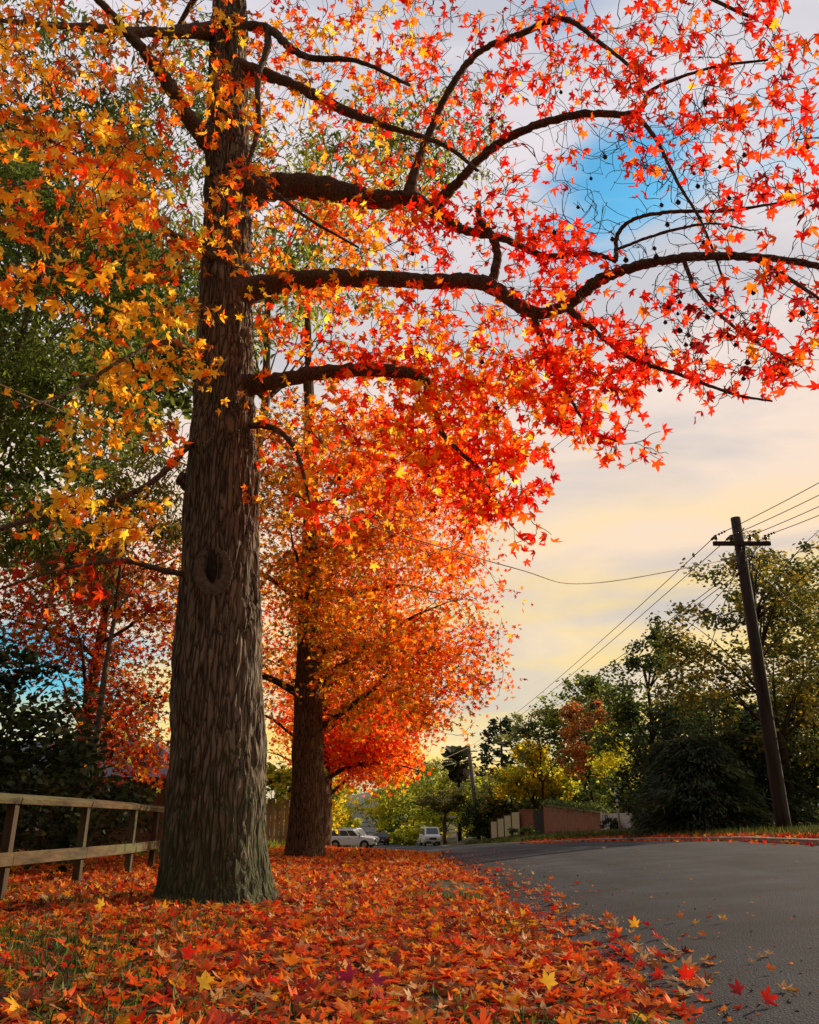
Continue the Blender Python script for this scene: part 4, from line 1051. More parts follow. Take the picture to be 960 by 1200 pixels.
# right side trees
def px_tree(name, label, px, py_base, Y, lob, n, size, cols, wts, tr, seed, **kw):
    x = float(at(px, py_base, Y).x)
    sc_ = kw.pop('scale', 1)
    lob = [(*[v * sc_ for v in l[:6]], l[6]) for l in lob]; size *= sc_; tr *= sc_
    return lobes_tree(name, label, 'tree' if 'shrub' not in name and 'hedge' not in name else 'shrub', x, Y, max(l[2] + l[5] for l in lob), lob, n, size, cols, wts, tr, seed, **kw)
BGT = 'trees on the far side of the road'
px_tree('open_crowned_tree', 'tall open crowned tree with golden edges behind the leaning wooden pole', 925, 975, 31,
    [(-.5,0,8.6,2.2,2.2,1.6,1),(-2.6,0,7.0,1.7,1.8,1.3,.7),(1.8,0,8.2,2,2,1.9,.8),(-.2,0,5.6,2.4,2.2,1.7,1),(-2.9,-.3,4.8,1.5,1.6,1.2,.55),(.3,0,10.4,1.3,1.3,.9,.35),(2.6,0,5,2,2,2,.7),(3.6,0,9.8,1.6,1.6,1.4,.4),(.6,0,3.2,2.6,2,1.5,.8)],
    21000, .16, [np.array((.12, .115, .022)), np.array((.2, .17, .03)), np.array((.06, .07, .018)), np.array((.36, .26, .04))], [3, 2, 2, 1], .2, 71, group=BGT, gap=-.08, gscale=.75)
px_tree('open_crowned_tree', 'olive tree at the right edge behind the open crowned tree', 1010, 975, 35,
    [(0,0,7,3,3,2.6,1),(0,0,3.5,3,3,2.4,1),(-1.5,0,9.5,2,2,1.4,.4)], 11000, .2, G_OLIVE + G_DARK[:1], [2, 2, 1, 2], .2, 72, group=BGT, gap=-.2)
px_tree('broad_tree', 'tall dark broad tree behind the spreading conifer', 775, 960, 42,
    [(0,0,6.3,2.6,2.4,2.2,1),(.6,0,8.2,1.7,1.7,1.2,.5),(-2,0,4.8,1.8,2,1.6,.6),(2.2,0,5.4,2,2,1.9,.7),(.2,0,3,2.8,2.4,1.9,.9),(1.0,0,9.3,.8,.8,.7,.2)], 14000, .19, G_DARK + [G_MID[0]], [3, 3, 2, 2], .22, 73, group=BGT, gap=-.22)
px_tree('broad_tree', 'green tree with sunlit yellow rim behind the orange brown tree', 700, 965, 82,
    [(0,0,7.4,3.0,2.6,2.2,1),(-1.8,0,6.2,2,2,1.8,.6),(2,0,6.4,2.2,2.2,2,.7),(0,0,9,1.8,1.8,1.2,.5),(.6,0,4,2.6,2.4,2.2,.6)], 12500, .24, G_MID + [np.array((.3, .28, .035))], [3, 2, 2, 2], .22, 74, scale=1.46, group=BGT, gap=-.18)
px_tree('orange_tree', 'orange brown upright autumn tree above the brick wall', 697, 968, 73,
    [(0,0,5.4,1.7,1.6,1.7,1),(0,0,3.9,1.9,1.8,1.1,.7),(-.5,0,6.7,1.1,1,.8,.3),(.7,0,6.6,.9,1,.9,.3)], 8500, .16, [np.array((.42, .12, .03)), np.array((.3, .1, .03)), np.array((.5, .2, .04)), np.array((.2, .11, .03))], [3, 3, 1, 2], .14, 75, mat_=LEAF, scale=1.4, group=BGT, gap=-.2, gscale=1)
px_tree('yellow_tree', 'bright yellow autumn tree standing behind the gate and brick wall', 628, 968, 86,
    [(0,0,4.6,2.5,2.4,1.8,1),(-1.7,0,3.7,1.6,1.8,1.3,.6),(1.5,0,3.6,1.8,1.8,1.3,.6),(.3,0,6,1.6,1.6,1,.4)], 11500, .24, G_YEL, [3, 3, 2, 1.6], .15, 76, mat_=LEAF, scale=1.3, group=BGT, gap=-.15, gscale=.9)
px_tree('yellow_tree', 'smaller yellow green tree between the orange brown tree and the conifer', 733, 968, 64,
    [(0,0,3.4,1.7,1.6,1.5,1),(-.6,0,5,1.2,1.2,.9,.4)], 2600, .2, G_YEL[:2] + G_LIME[:1], [2, 2, 2], .12, 77, mat_=LEAF, scale=1.28, group=BGT)
px_tree('loose_tree', 'pale loose crowned tree rising above the yellow tree', 638, 965, 84,
    [(0,0,10.2,2.8,2.6,1.6,1),(-2.4,0,9.2,1.8,2,1.3,.5),(2.2,0,9.4,1.9,2,1.5,.5),(0,0,7.4,2.8,2.4,1.4,.5)], 3600, .3, [np.array((.16, .17, .06)), np.array((.2, .19, .05)), np.array((.1, .12, .04))], [2, 2, 2], .2, 78, group=BGT, gap=-.1)
# background wood, individual trees
bgs = [(672, 96, 7.5, 3.4, G_LIME, 'lime green tree left of the orange brown tree'), (655, 92, 5.5, 3.6, G_MID, 'mid green tree behind the brick wall'),
       (600, 92, 7, 3.6, G_OLIVE, 'olive tree left of the bright yellow tree, behind the cream fence'), (575, 104, 7.5, 3.4, G_LIME, 'yellow green tree behind the grey leaning pole'),
       (560, 130, 9.5, 4.2, G_OLIVE, 'broad olive tree beyond the palm'), (522, 120, 10.5, 4.5, G_LIME, 'pale green tree far behind the white van'),
       (495, 135, 12, 4.8, G_MID, 'tall green tree beyond the white van'), (468, 150, 11, 4.4, G_LIME, 'yellow lit tall tree left of the white van'),
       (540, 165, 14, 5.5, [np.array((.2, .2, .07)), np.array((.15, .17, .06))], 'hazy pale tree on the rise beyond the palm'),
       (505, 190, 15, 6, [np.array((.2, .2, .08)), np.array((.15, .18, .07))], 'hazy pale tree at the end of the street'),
       (612, 118, 8, 4.2, G_MID, 'green tree behind the dark pine'), (650, 110, 9, 4.6, G_OLIVE, 'olive tree behind the pale loose tree'),
       (690, 90, 8, 4, G_DARK, 'dark tree behind the orange brown tree'), (740, 70, 7, 3.4, G_MID, 'green tree behind the tall dark tree'),
       (850, 52, 8, 3.6, G_OLIVE, 'olive tree behind the leaning wooden pole'), (800, 58, 6.5, 3.2, G_MID, 'green tree in the gap between conifer and open crowned tree'),
       (900, 44, 6, 3.2, G_DARK, 'dark tree behind the foot of the leaning wooden pole'), (950, 48, 8, 3.8, G_DARK, 'dark tree at the right edge of the background')]
for i, (px, Y, h, r, pal, lb) in enumerate(bgs):
    px_tree('background_tree', lb, px, 975, Y, [(0, 0, h * .6, r, r, h * .36, 1), (-r * .5, 0, h * .42, r * .7, r * .7, h * .3, .6), (r * .55, 0, h * .45, r * .7, r * .7, h * .3, .6), (0, 0, h * .8, r * .6, r * .6, h * .2, .4), (0, -.3, h * .16, r * .9, r * .8, h * .16, .6)],
            5200, .24 + Y * .0016, pal, [3, 2, 2][:len(pal)], .2, 100 + i, group='background trees beyond the road', gap=-.2, gscale=.4)
# trees hanging over the far road at the left, glowing yellow
for i, (px, Y, h, r, pal, lb) in enumerate([(392, 96, 7.2, 3.2, G_YEL, 'glowing yellow tree hanging over the parked white cars'), (455, 128, 11.5, 3.4, G_LIME[:2] + G_YEL[:2], 'tall yellow green tree with a thin stem beside the far road'),
        (372, 150, 12, 5, G_LIME, 'yellow green tree left of the far road on the rise'), (472, 180, 12, 4.2, G_LIME, 'yellow green tree right of the far road on the rise'), (380, 240, 15, 6.5, G_MID, 'green tree left of the crest of the far road'), (464, 270, 16, 6.5, G_MID, 'green tree right of the crest of the far road'), (362, 75, 8, 3.2, G_YEL, 'yellow tree behind the second trunk')]):
    px_tree('roadside_tree', lb, px, 985, Y, [(0, 0, h * .62, r, r, h * .3, 1), (r * .4, 0, h * .4, r * .75, r * .7, h * .22, .6), (-r * .5, 0, h * .42, r * .7, r * .7, h * .25, .6), (0, 0, h * .82, r * .6, r * .6, h * .18, .4)],
            3600, .2 + Y * .0016, pal, [3, 2, 2, 2][:len(pal)], .16, 140 + i, group='trees beside the far road', mat_=LEAF if pal is G_YEL else GREENLEAF, gap=-.15, gscale=.5, droop=.7)
for i, (px, Y, r_s, lb) in enumerate([(398, 118, 2.6, 'shrub left of the far road just behind the white cars'), (458, 150, 2.2, 'shrub right of the far road behind the dark hatchback'), (464, 118, 1.4, 'low shrub on the verge right of the dark hatchback'),
        (386, 165, 3.2, 'shrub left of the far road half way up the rise'), (455, 215, 3.2, 'shrub right of the far road half way up the rise'), (388, 215, 3.4, 'upper shrub left of the far road on the rise'), (447, 300, 4, 'shrub right of the far road near the crest'), (396, 300, 4, 'shrub left of the far road near the crest'),
        (480, 108, 2.0, 'yellow green shrub directly left of the white van'), (468, 140, 2.6, 'green shrub behind the left side of the white van')]):
    px_tree('roadside_shrub', lb, px, 985, Y, [(0, 0, r_s * .5, r_s, r_s, r_s * .55, 1), (r_s * .5, 0, r_s * .8, r_s * .6, r_s * .6, r_s * .4, .5)], 1500, .18 + Y * .0016, [G_LIME, G_MID][i % 2], [2, 2, 2], .06, 180 + i, group='shrubs beside the far road', gap=-.5, shell=.5)
# tree with pale forked trunk left of the grey pole
px_tree('umbrella_tree', 'dark olive umbrella shaped tree with pale forked trunk right of the white van', 522, 985, 103,
    [(0,0,5.0,3.0,2.8,1.2,1),(-1.4,0,4.3,1.6,1.8,1,.5),(1.5,0,4.3,1.6,1.8,1,.5)], 3200, .34, G_OLIVE, [3, 3, 1], .28, 90, bark=PALEBARK, gap=-.4, group=BGT)
px_tree('clipped_hedge_shrub', 'big rounded clipped dark green shrub behind the grey leaning pole', 577, 982, 92,
    [(0,0,2.1,1.7,1.6,2.1,1),(-1.6,0,1.9,1.5,1.4,1.8,.8)], 4200, .24, G_DARK + [np.array((.08, .12, .02))], [3, 3, 2, 1], .1, 91, mat_=DARKLEAF, shell=.75, gap=-.7)
px_tree('low_shrub', 'small rounded shrub in front of the white number wall', 716, 974, 55.5, [(0,0,.3,.6,.6,.32,1),(.4,0,.28,.4,.4,.28,.5)], 900, .13, G_DARK, [2, 2, 1], .04, 92, mat_=DARKLEAF, shell=.6, gap=-.8)
px_tree('low_shrub', 'low green shrub at the foot of the brick gate pier', 611, 979, 72, [(0,0,.35,1.3,.9,.4,1)], 900, .17, G_MID, [2, 1, 1], .04, 93, shell=.6, gap=-.8)

for px, Y, h, r, lb in [(852, 35, 5.6, 2.4, 'dark evergreen tree standing directly behind the spreading conifer'), (795, 38, 5.2, 2.2, 'dark evergreen tree behind the left side of the spreading conifer'), (935, 33, 4.6, 2.4, 'dark evergreen tree right of the foot of the leaning wooden pole')]:
    px_tree('evergreen_tree', lb, px, 975, Y, [(0, 0, h * .55, r, r, h * .38, 1), (-r * .5, 0, h * .3, r * .8, r * .8, h * .28, .7), (r * .5, 0, h * .35, r * .8, r * .8, h * .3, .7), (0, 0, h * .85, r * .5, r * .5, h * .16, .3)], 7500, .15, G_DARK, [2, 1, 3], .14, 200 + px, mat_=DARKLEAF, group=BGT, gap=-.3)
# spreading conifer with drooping boughs
def conifer(x, y, h, r, label, seed, n_b=95, size=.14, name='spreading_conifer', cols=G_DARK, power=.75):
    rn = random.Random(seed); b = Vector((x, y, H1(x, y)))
    t = empty(name, b, label, 'tree')
    MB().tube([(0, 0, -.1), (.05, 0, h * .4), (0, .05, h * .98)], [.22, .15, .02], 9).build('trunk', DARKBARK, t, True)
    br = MB(); P, C, T = [], [], []
    for i in range(n_b):
        z = h * (.04 + .94 * (i / n_b) ** .9); a = i * 2.4 + rn.uniform(-.4, .4)
        ln = r * (1 - z / h) ** power * (rn.uniform(.6, 1.0) + .3 * noise.noise(Vector((math.cos(a) * 1.3, math.sin(a) * 1.3, z * .9 + seed)))) * 1.15 + .2
        pts = []
        for k in range(9):
            u = k / 8
            pts.append(Vector((math.cos(a) * ln * u, math.sin(a) * ln * u, z + ln * (.28 * u - .42 * u * u))))
        br.tube(pts, [.035 * (1 - k / 9) + .005 for k in range(9)], 4, False)
        cb = np.array(rn.choice(cols)) * rn.uniform(.7, 1.2)
        for k in range(int(60 + 120 * ln / r)):
            u = rn.random() ** .6; j = min(int(u * 8), 7); p = pts[j].lerp(pts[j + 1], u * 8 - j)
            sd = Vector((-math.sin(a), math.cos(a), 0)) * rn.gauss(0, .18 + .22 * ln * u * (1.15 - u))
            P.append(tuple(p + sd + Vector((0, 0, rn.gauss(-.05, .06))))); C.append(cb * rn.uniform(.7, 1.3))
            T.append((math.cos(a) + rn.gauss(0, .4), math.sin(a) + rn.gauss(0, .4), rn.gauss(-.45, .25)))
    br.build('branches', DARKBARK, t, True)
    P = np.array(P); n = len(P); nn = rng.normal(size=(n, 3)) * .5; nn[:, 2] += 1
    tpl = (np.array([(0, -.3, 0), (.16, .2, .03), (.07, .7, 0), (0, 1.1, -.08), (-.07, .7, 0), (-.16, .2, .03)]), np.array([(0, 1, 2, 3, 4, 5)]))
    link('crown', leaves('crown', tpl, P, np.array(T), unit(nn), rng.uniform(size * .5, size * 1.1, n), np.clip(np.array(C), 0, 1)), DARKLEAF, t)
cx_ = float(at(826, 978, 29).x)
conifer(cx_, 29, 3.1, 2.3, 'dark spreading conifer with drooping boughs beside the leaning wooden pole', 81, 150, .2, power=.42)
conifer(float(at(806, 975, 33).x), 34, 3.5, 1.7, 'smaller dark conifer left of the spreading conifer, beside the white wall', 82, 90, .18, power=.45)
conifer(float(at(890, 978, 31).x), 32, 3.4, 2.6, 'dark conifer behind the foot of the leaning wooden pole', 83, 110, .2, power=.45)
def layered_pine(x, y, h, label, seed):
    rn = random.Random(seed); b = Vector((x, y, H1(x, y)))
    t = empty('bunya_pine', b, label, 'tree')
    MB().tube([(0, 0, -.1), (0, 0, h * .5), (0, 0, h)], [.35, .25, .05], 8).build('trunk', DARKBARK, t, True)
    br = MB(); P, C = [], []
    for i in range(40):
        z = h * (.42 + .56 * i / 40); a = i * 2.4 + rn.uniform(-.3, .3); ln = 3.6 * math.sin(math.pi * (.35 + .6 * i / 40)) ** .8 * rn.uniform(.7, 1.1)
        e = Vector((math.cos(a) * ln, math.sin(a) * ln, z + ln * .12))
        br.tube([(0, 0, z), e * .5 + Vector((0, 0, z * .5 - ln * .05)), e], [.07, .05, .02], 4)
        for k in range(38):
            u = rn.uniform(.72, 1.06)
            P.append(tuple(Vector((0, 0, z)).lerp(e, u) + Vector((rn.gauss(0, .35), rn.gauss(0, .35), rn.gauss(0, .28))))); C.append(np.array((.06, .085, .035)) * rn.uniform(.6, 1.3))
    br.build('branches', DARKBARK, t, True)
    P = np.array(P); td, nn = hang_dirs(len(P), 0)
    link('crown', leaves('crown', OVAL, P, td, nn, rng.uniform(.4, .75, len(P)), np.array(C)), DARKLEAF, t)
layered_pine(float(at(591, 960, 125).x), 125, 16.2, 'distant dark pine with tufted branches on the skyline left of the yellow tree', 84)
# palm with a skirt of dead fronds
def palm():
    Y = 108; x = float(at(538, 940, Y).x); b = Vector((x, Y, H1(x, Y))); h = float(at(537, 893, Y).z) - b.z
    t = empty('palm', b, 'dark fan palm with a skirt of dead fronds behind the grey leaning pole', 'palm')
    MB().tube([(0, 0, -.1), (.1, 0, h * .5), (0, 0, h)], [.28, .24, .22], 9).build('trunk', DARKBARK, t, True)
    rn = random.Random(4); P, C, T, Nn = [], [], [], []
    tpl = (np.array([(0, 0, 0), (.06, .45, 0), (.34, .8, -.06), (.2, 1.12, -.12), (0, 1.0, -.04), (-.2, 1.12, -.12), (-.34, .8, -.06), (-.06, .45, 0)]), np.array([(0, 1, 2, 3, 4, 5, 6, 7)]))
    for nm, cnt, e0, e1, cc, ln in [('fronds', 44, -.35, 1.2, (.05, .06, .02), 2.1), ('skirt', 46, -1.5, -.7, (.055, .04, .022), 1.9)]:
        P, C, T, Nn = [], [], [], []
        for i in range(cnt):
            a = i * 2.4; e = rn.uniform(e0, e1)
            P.append((0, 0, h - .1)); C.append(np.array(cc) * rn.uniform(.6, 1.3)); T.append((math.cos(a) * math.cos(e), math.sin(a) * math.cos(e), math.sin(e))); Nn.append((-math.sin(e) * math.cos(a) + rn.gauss(0, .3), -math.sin(e) * math.sin(a) + rn.gauss(0, .3), math.cos(e) + .1))
        link(nm, leaves(nm, tpl, np.array(P), np.array(T), unit(np.array(Nn)), rng.uniform(ln * .8, ln * 1.2, cnt), np.array(C)), DARKLEAF, t)
palm()

# ------------------------------------------------------------------ timber fence at left
fz = lambda x, y: H1(x, y)
fb = Vector((-3.62, 8.0, H1(-3.62, 8.0)))
fence = empty('timber_fence', fb, 'old two rail timber fence standing in fallen leaves left of the big trunk', 'fence')
posts = [(-3.75, 4.6), (-3.70, 6.3), (-3.66, 8.05), (-3.62, 9.75), (-3.66, 11.6), (-3.94, 13.6), (-4.05, 15.5), (-4.3, 17.4)]
for i, (x, y) in enumerate(posts):
    z = fz(x, y); hgt = .80
    mb = MB(); mb.box(Vector((x, y, z + hgt / 2 - .1)) - fb, (.075, .12, hgt + .2), rz=.1)
    mb.build('post', OLDWOOD, fence, bevel=.006)
for i in range(len(posts) - 1):
    (xa, ya), (xb, yb) = posts[i], posts[i + 1]
    za, zb = fz(xa, ya), fz(xb, yb)
    A = Vector((xa, ya + (.006 if i else 0), za + .845)) - fb; B = Vector((xb, yb - .006, zb + .845)) - fb
    mb = MB(); d = (B - A).normalized(); side = Vector((d.y, -d.x, 0)).normalized(); up = side.cross(d)
    M = Matrix((side, d, up)).transposed().to_4x4() @ Matrix.Rotation(R(16), 4, 'Y')
    mb.box((A + B) / 2, (.15, (B - A).length - .004, .06), M=M)
    mb.build('top_rail', RAILWOOD, fence, bevel=.008)
    A = Vector((xa + .062, ya, za + .33)) - fb; B = Vector((xb + .062, yb - .004, zb + .33)) - fb
    MB().bar(A, B, .035, .115).build('lower_rail', RAILWOOD, fence, bevel=.006)

# paling fence beyond, sunlit
pf0 = Vector((float(at(316, 975, 25).x) - 2.2, 25.0, 0)); pf0.z = H1(pf0.x, pf0.y)
pf = empty('paling_fence', pf0, 'sunlit yellowish paling fence between the near trunk and second trunk', 'fence')
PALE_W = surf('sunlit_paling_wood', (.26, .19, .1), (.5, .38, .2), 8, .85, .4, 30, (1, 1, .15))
rn = random.Random(9)
for i in range(26):
    x = .13 * i; z = H1(pf0.x + x, pf0.y) - pf0.z; hh = 1.35 + rn.uniform(-.04, .04)
    mb = MB(); mb.add([(x, 0, z - .1), (x + .115, 0, z - .1), (x + .115, 0, z + hh), (x + .057, 0, z + hh + .07), (x, 0, z + hh), (x, .02, z - .1), (x + .115, .02, z - .1), (x + .115, .02, z + hh), (x + .057, .02, z + hh + .07), (x, .02, z + hh)],
        [(0, 1, 2, 3, 4), (9, 8, 7, 6, 5), (0, 5, 6, 1), (1, 6, 7, 2), (2, 7, 8, 3), (3, 8, 9, 4), (4, 9, 5, 0)])
    mb.build('paling', PALE_W, pf)
MB().box((1.7, .05, .35), (3.4, .05, .09)).box((1.7, .05, 1.1), (3.4, .05, .09)).build('rail', PALE_W, pf)

# brick house at left behind the trees
hx, hy = float(at(168, 960, 29).x), 29
hb = Vector((hx, hy, H1(hx, hy)))
house = empty('brick_house', hb, 'low brown brick house with blue grey roof behind the fence, left of the big trunk', 'house')
BR = brick_mat('brown_brick', (.2, .085, .045), (.15, .06, .035), (.14, .1, .08))
MB().box((-3.2, 2, 1.1), (9.4, 5, 2.4)).build('wall', BR, house)
ROOFM = surf('blue_grey_roof', (.07, .085, .12), (.11, .13, .17), 6, .7, .3, 30)
MB().add([(-8.4, -1.0, 2.28), (2.0, -1.0, 2.28), (2.0, 5, 2.28), (-8.4, 5, 2.28), (-6, 2, 3.7), (-.6, 2, 3.7)], [(0, 1, 5, 4), (1, 2, 5), (2, 3, 4, 5), (3, 0, 4), (3, 2, 1, 0)]).build('roof', ROOFM, house)
wf = MB().box((-4, -.52, 1.2), (1.6, .06, 1.1)).build('window', surf('white_trim', (.6, .58, .53), (.72, .7, .65), 5, .6, 0), house)
MB().box((-4, -.556, 1.2), (1.4, .02, .92)).build('pane', glass_mat('dark_window_glass'), wf)
MB().box((1.9, -.9, 1.13), (.14, .14, 2.26)).build('veranda_post', PALE_W, house, bevel=.01)

# ------------------------------------------------------------------ power poles and wires
PB = at(920, 978, 24.6); PB.z = H1(PB.x, PB.y)
Ptop = at(862, 607, 24.6)
Hh = Ptop.z - PB.z
pole = empty('power_pole', PB, 'dark wooden power pole with crossarm leaning at the right side of the road', 'power pole')
dtop = Vector((Ptop.x - PB.x, 0, Hh))
MB().tube([Vector((0, 0, -.3)), dtop * .05, dtop * .5, dtop], [.215, .205, .18, .15], 18).build('pole_shaft', POLEWOOD, pole, True)
def along(py): return at(862 + (py - 607) * (58 / 371), py, 24.6) - PB
ca = at(836, 637, 24.36) - PB; cb = at(903, 637, 24.36) - PB
cc = (ca + cb) / 2
MB().bar(ca, cb, .1, .13).build('crossarm', POLEWOOD, pole, bevel=.008)
MB().bar(cc + Vector((.5, 0, -.05)), along(662) + Vector((.1, -.2, 0)), .03, .03).build('brace', STEEL, pole)
ins_pos = []
for f in (.06, .33, .66, .93):
    p = ca.lerp(cb, f) + Vector((0, 0, .065))
    MB().tube([p, p + Vector((0, 0, .06)), p + Vector((0, 0, .08)), p + Vector((0, 0, .13)), p + Vector((0, 0, .15)), p + Vector((0, 0, .2)), p + Vector((0, 0, .22))], [.015, .015, .06, .055, .035, .055, .03], 10).build('insulator', CERAMIC, pole, True)
    ins_pos.append(p + Vector((0, 0, .19)) + PB)
rn = random.Random(12)
for i in range(6):                                   # looping jumper leads beneath the arm
    a = ca.lerp(cb, rn.uniform(.1, .9)) + Vector((0, -.05, -.08)); b = along(rn.uniform(655, 668)) + Vector((rn.uniform(-.2, .25), -.2, 0))
    m = (a + b) / 2 + Vector((rn.uniform(-.4, .4), -.1, rn.uniform(-.45, -.1)))
    pts = catmull([tuple(a), tuple(m), tuple(b)], 8)
    MB().tube([Vector(p) for p in pts], .009, 5).build('jumper_lead', WIRE, pole, True)
def wire(a, b, sag, r, m, label, name='overhead_wire', group='overhead wires', strain=True):
    a, b = Vector(a), Vector(b)
    pts = [a.lerp(b, t) - Vector((0, 0, sag * 4 * t * (1 - t))) for t in np.linspace(0, 1, 25)]
    o = empty(name, a, label, 'wire', group)
    MB().tube([p - a for p in pts], r, 5).build('cable', m, o, True)
    if strain:
        d = (pts[1] - pts[0]).normalized()
        for k in range(3):
            c = d * (.12 + .09 * k)
            MB().tube([c - d * .03, c, c + d * .03], [.02, .045, .02], 8).build('strain_insulator', CERAMIC, o, True)
# to the next pole beyond the right edge
ends = [(990, 548), (990, 571), (990, 590), (990, 607)]
for i, (p, e, lb) in enumerate(zip(ins_pos, ends, ['highest', 'second highest', 'third highest', 'lowest'])):
    wire(p, at(e[0] + 160, e[1] - 95, 19.5), .15, .012, WIRE, f'{lb} of the four wires running from the crossarm to the upper right')
# second pole (grey, leaning)
QB = at(562, 985, 93); QB.z = H1(QB.x, QB.y)
QT = at(549, 873, 93)
gp = empty('power_pole', QB, 'grey weathered power pole leaning left beside the cream fence', 'power pole')
dq = QT - QB; dq.y = 0
MB().tube([Vector((0, 0, -.3)), dq * .5, dq], [.27, .23, .19], 14).build('pole_shaft', GREYPOLE, gp, True)
q1 = dq * .93 + Vector((-.9, -.25, 0)); q2 = dq * .93 + Vector((.9, -.25, 0))
MB().bar(q1, q2, .1, .12).build('crossarm', GREYPOLE, gp)
lo_pts = [(831, 640), (838, 652), (858, 654), (852, 668)]
for i, lb in enumerate(['leftmost', 'second from left', 'third from left', 'rightmost']):
    a = (ins_pos[i] if i < 2 else along(652 + 6 * i) + PB + Vector((-.1, -.22, 0)))
    b = QB + q1.lerp(q2, [.05, .35, .65, .95][i])
    wire(a, b, .55, .013, WIRE, f'{lb} of the four wires falling from the leaning pole to the grey pole')
wire(along(660) + PB + Vector((-.18, -.1, 0)), at(783, 905, 31), .02, .012, WIRE, 'steep stay wire dropping from the leaning pole into the dark trees', 'stay_wire', None)
wire(along(672) + PB + Vector((-.18, -.1, 0)), at(690, 850, 60), .25, .013, WIRE, 'lower service wire running from the leaning pole down behind the dark trees', 'overhead_wire')
wire(along(652) + PB + Vector((.18, -.1, 0)), at(1000, 682, 21), .05, .013, WIRE, 'wire leaving the leaning pole towards the right edge below the crossarm', 'overhead_wire')
wire(along(655) + PB + Vector((.18, .05, 0)), at(990, 745, 27), .3, .011, WIRE, 'thin wire drooping from the leaning pole into the open crowned tree', 'overhead_wire')
wire(along(708) + PB + Vector((.15, .05, 0)), at(1000, 665, 26), .1, .011, WIRE, 'wire rising from the middle of the leaning pole to the right edge', 'overhead_wire', strain=False)
# pale service cable crossing the road to the left: passes behind the near trunk
cA = along(655) + PB + Vector((-.18, -.12, 0)); cM = at(700, 683, 18.3); cL = at(600, 665, 15.2); cN = at(310, 577, 11.2); cO = at(215, 543, 10.4); cE = at(-60, 425, 8.4)
pts = catmull([tuple(cA), tuple(cM), tuple(cL), tuple(cN), tuple(cO), tuple(cE)], 10)
o = empty('service_cable', cA, 'pale sunlit service cable crossing above the road and behind the near trunk', 'wire')
MB().tube([Vector(p) - cA for p in pts], .011, 6).build('cable', PALEWIRE, o, True)
# pale cable at the grey pole going left
o = empty('service_cable', QT, 'pale cable swooping left from the top of the grey pole', 'wire')
pts = catmull([tuple(QT - Vector((0, .2, .3))), tuple(at(515, 891, 88)), tuple(at(478, 903, 82)), tuple(at(440, 911, 76)), tuple(at(400, 913, 70))], 8)
MB().tube([Vector(p) - QT for p in pts], .03, 5).build('cable', PALEWIRE, o, True)
# far pole with small arm, slim pole by the bend
fpB = at(493, 932, 200); fpT = at(493, 907, 200)
g0 = H1(fpB.x, 200)
o = empty('power_pole', (fpB.x, 200, g0), 'distant small power pole showing above the trees left of the palm', 'power pole')
MB().tube([(0, 0, 0), (0, 0, fpT.z - g0)], [.3, .22], 8).build('pole_shaft', GREYPOLE, o, True); MB().box((0, -.25, fpT.z - g0 - .8), (2.6, .15, .18)).build('crossarm', GREYPOLE, o)
sp = at(468, 984, 125); sz = H1(sp.x, 125); st = at(467, 925, 125)
# thin white post in front of the conifer
wp = at(727, 974, 54); wz = H1(wp.x, 54)
o = empty('white_post', (wp.x, 54, wz), 'tall thin white post leaning in front of the white number wall', 'post')
wt = at(721, 922, 54)
WH = surf('chipped_white_paint', (.5, .47, .42), (.72, .68, .6), 9, .6, .1, 30)
MB().tube([(0, 0, 0), (wt.x - wp.x, 0, wt.z - wz)], [.085, .06], 10).build('post_shaft', WH, o, True)
MB().box((wt.x - wp.x, 0, wt.z - wz + .02), (.16, .16, .05)).build('post_cap', STEEL, o, bevel=.01)
# street sign
s0 = at(536, 986, 98); szz = H1(s0.x, 98); s1 = at(536.5, 957, 98)
o = empty('street_sign', (s0.x, 98, szz), 'small pale street name sign on a thin post left of the grey pole', 'sign')
MB().tube([(0, 0, 0), (0, 0, s1.z - szz + .1)], [.045, .04], 8).build('post', surf('dark_green_post', (.03, .04, .03), (.05, .06, .045), 8, .5, 0), o)
MB().tube([(0, 0, -.02), (0, 0, .75)], [.06, .06], 8).build('post_sleeve', WH, o)
MB().box((-.5, 0, s1.z - szz), (.95, .03, .22)).build('sign_blade', WH, o, bevel=.008)

# ------------------------------------------------------------------ walls on the far side
CREAM = surf('cream_fence_board', (.42, .34, .2), (.56, .47, .3), 5, .8, .2, 20)
DKPOST = surf('dark_post', (.03, .025, .02), (.06, .05, .04), 8, .8, .2)
cA_ = at(576, 980, 86); cB_ = at(610, 978, 76)
cf = empty('cream_panel_fence', (cA_.x, cA_.y, H1(cA_.x, cA_.y)), 'cream panel fence with dark posts stepping up beside the brick pier', 'fence')
cfb = Vector(cf.location)
for i in range(4):
    f0, f1 = i / 4, (i + 1) / 4
    a = cA_.lerp(cB_, f0); b = cA_.lerp(cB_, f1); a.z = H1(a.x, a.y); b.z = H1(b.x, b.y)
    hh = 1.75 + .15 * i
    d = (b - a); d.z = 0; ang = math.atan2(d.y, d.x)
    c = (a + b) / 2
    MB().box(Vector((c.x, c.y, max(a.z, b.z) + hh / 2 - .15)) - cfb, (d.length - .2, .06, hh), rz=ang).build('panel', CREAM, cf)
    MB().box(Vector((a.x, a.y, a.z + hh / 2)) - cfb, (.16, .16, hh + .12), rz=ang).build('post', DKPOST, cf)
BRICK = brick_mat('red_brick', (.33, .10, .045), (.26, .075, .035), (.2, .12, .085))
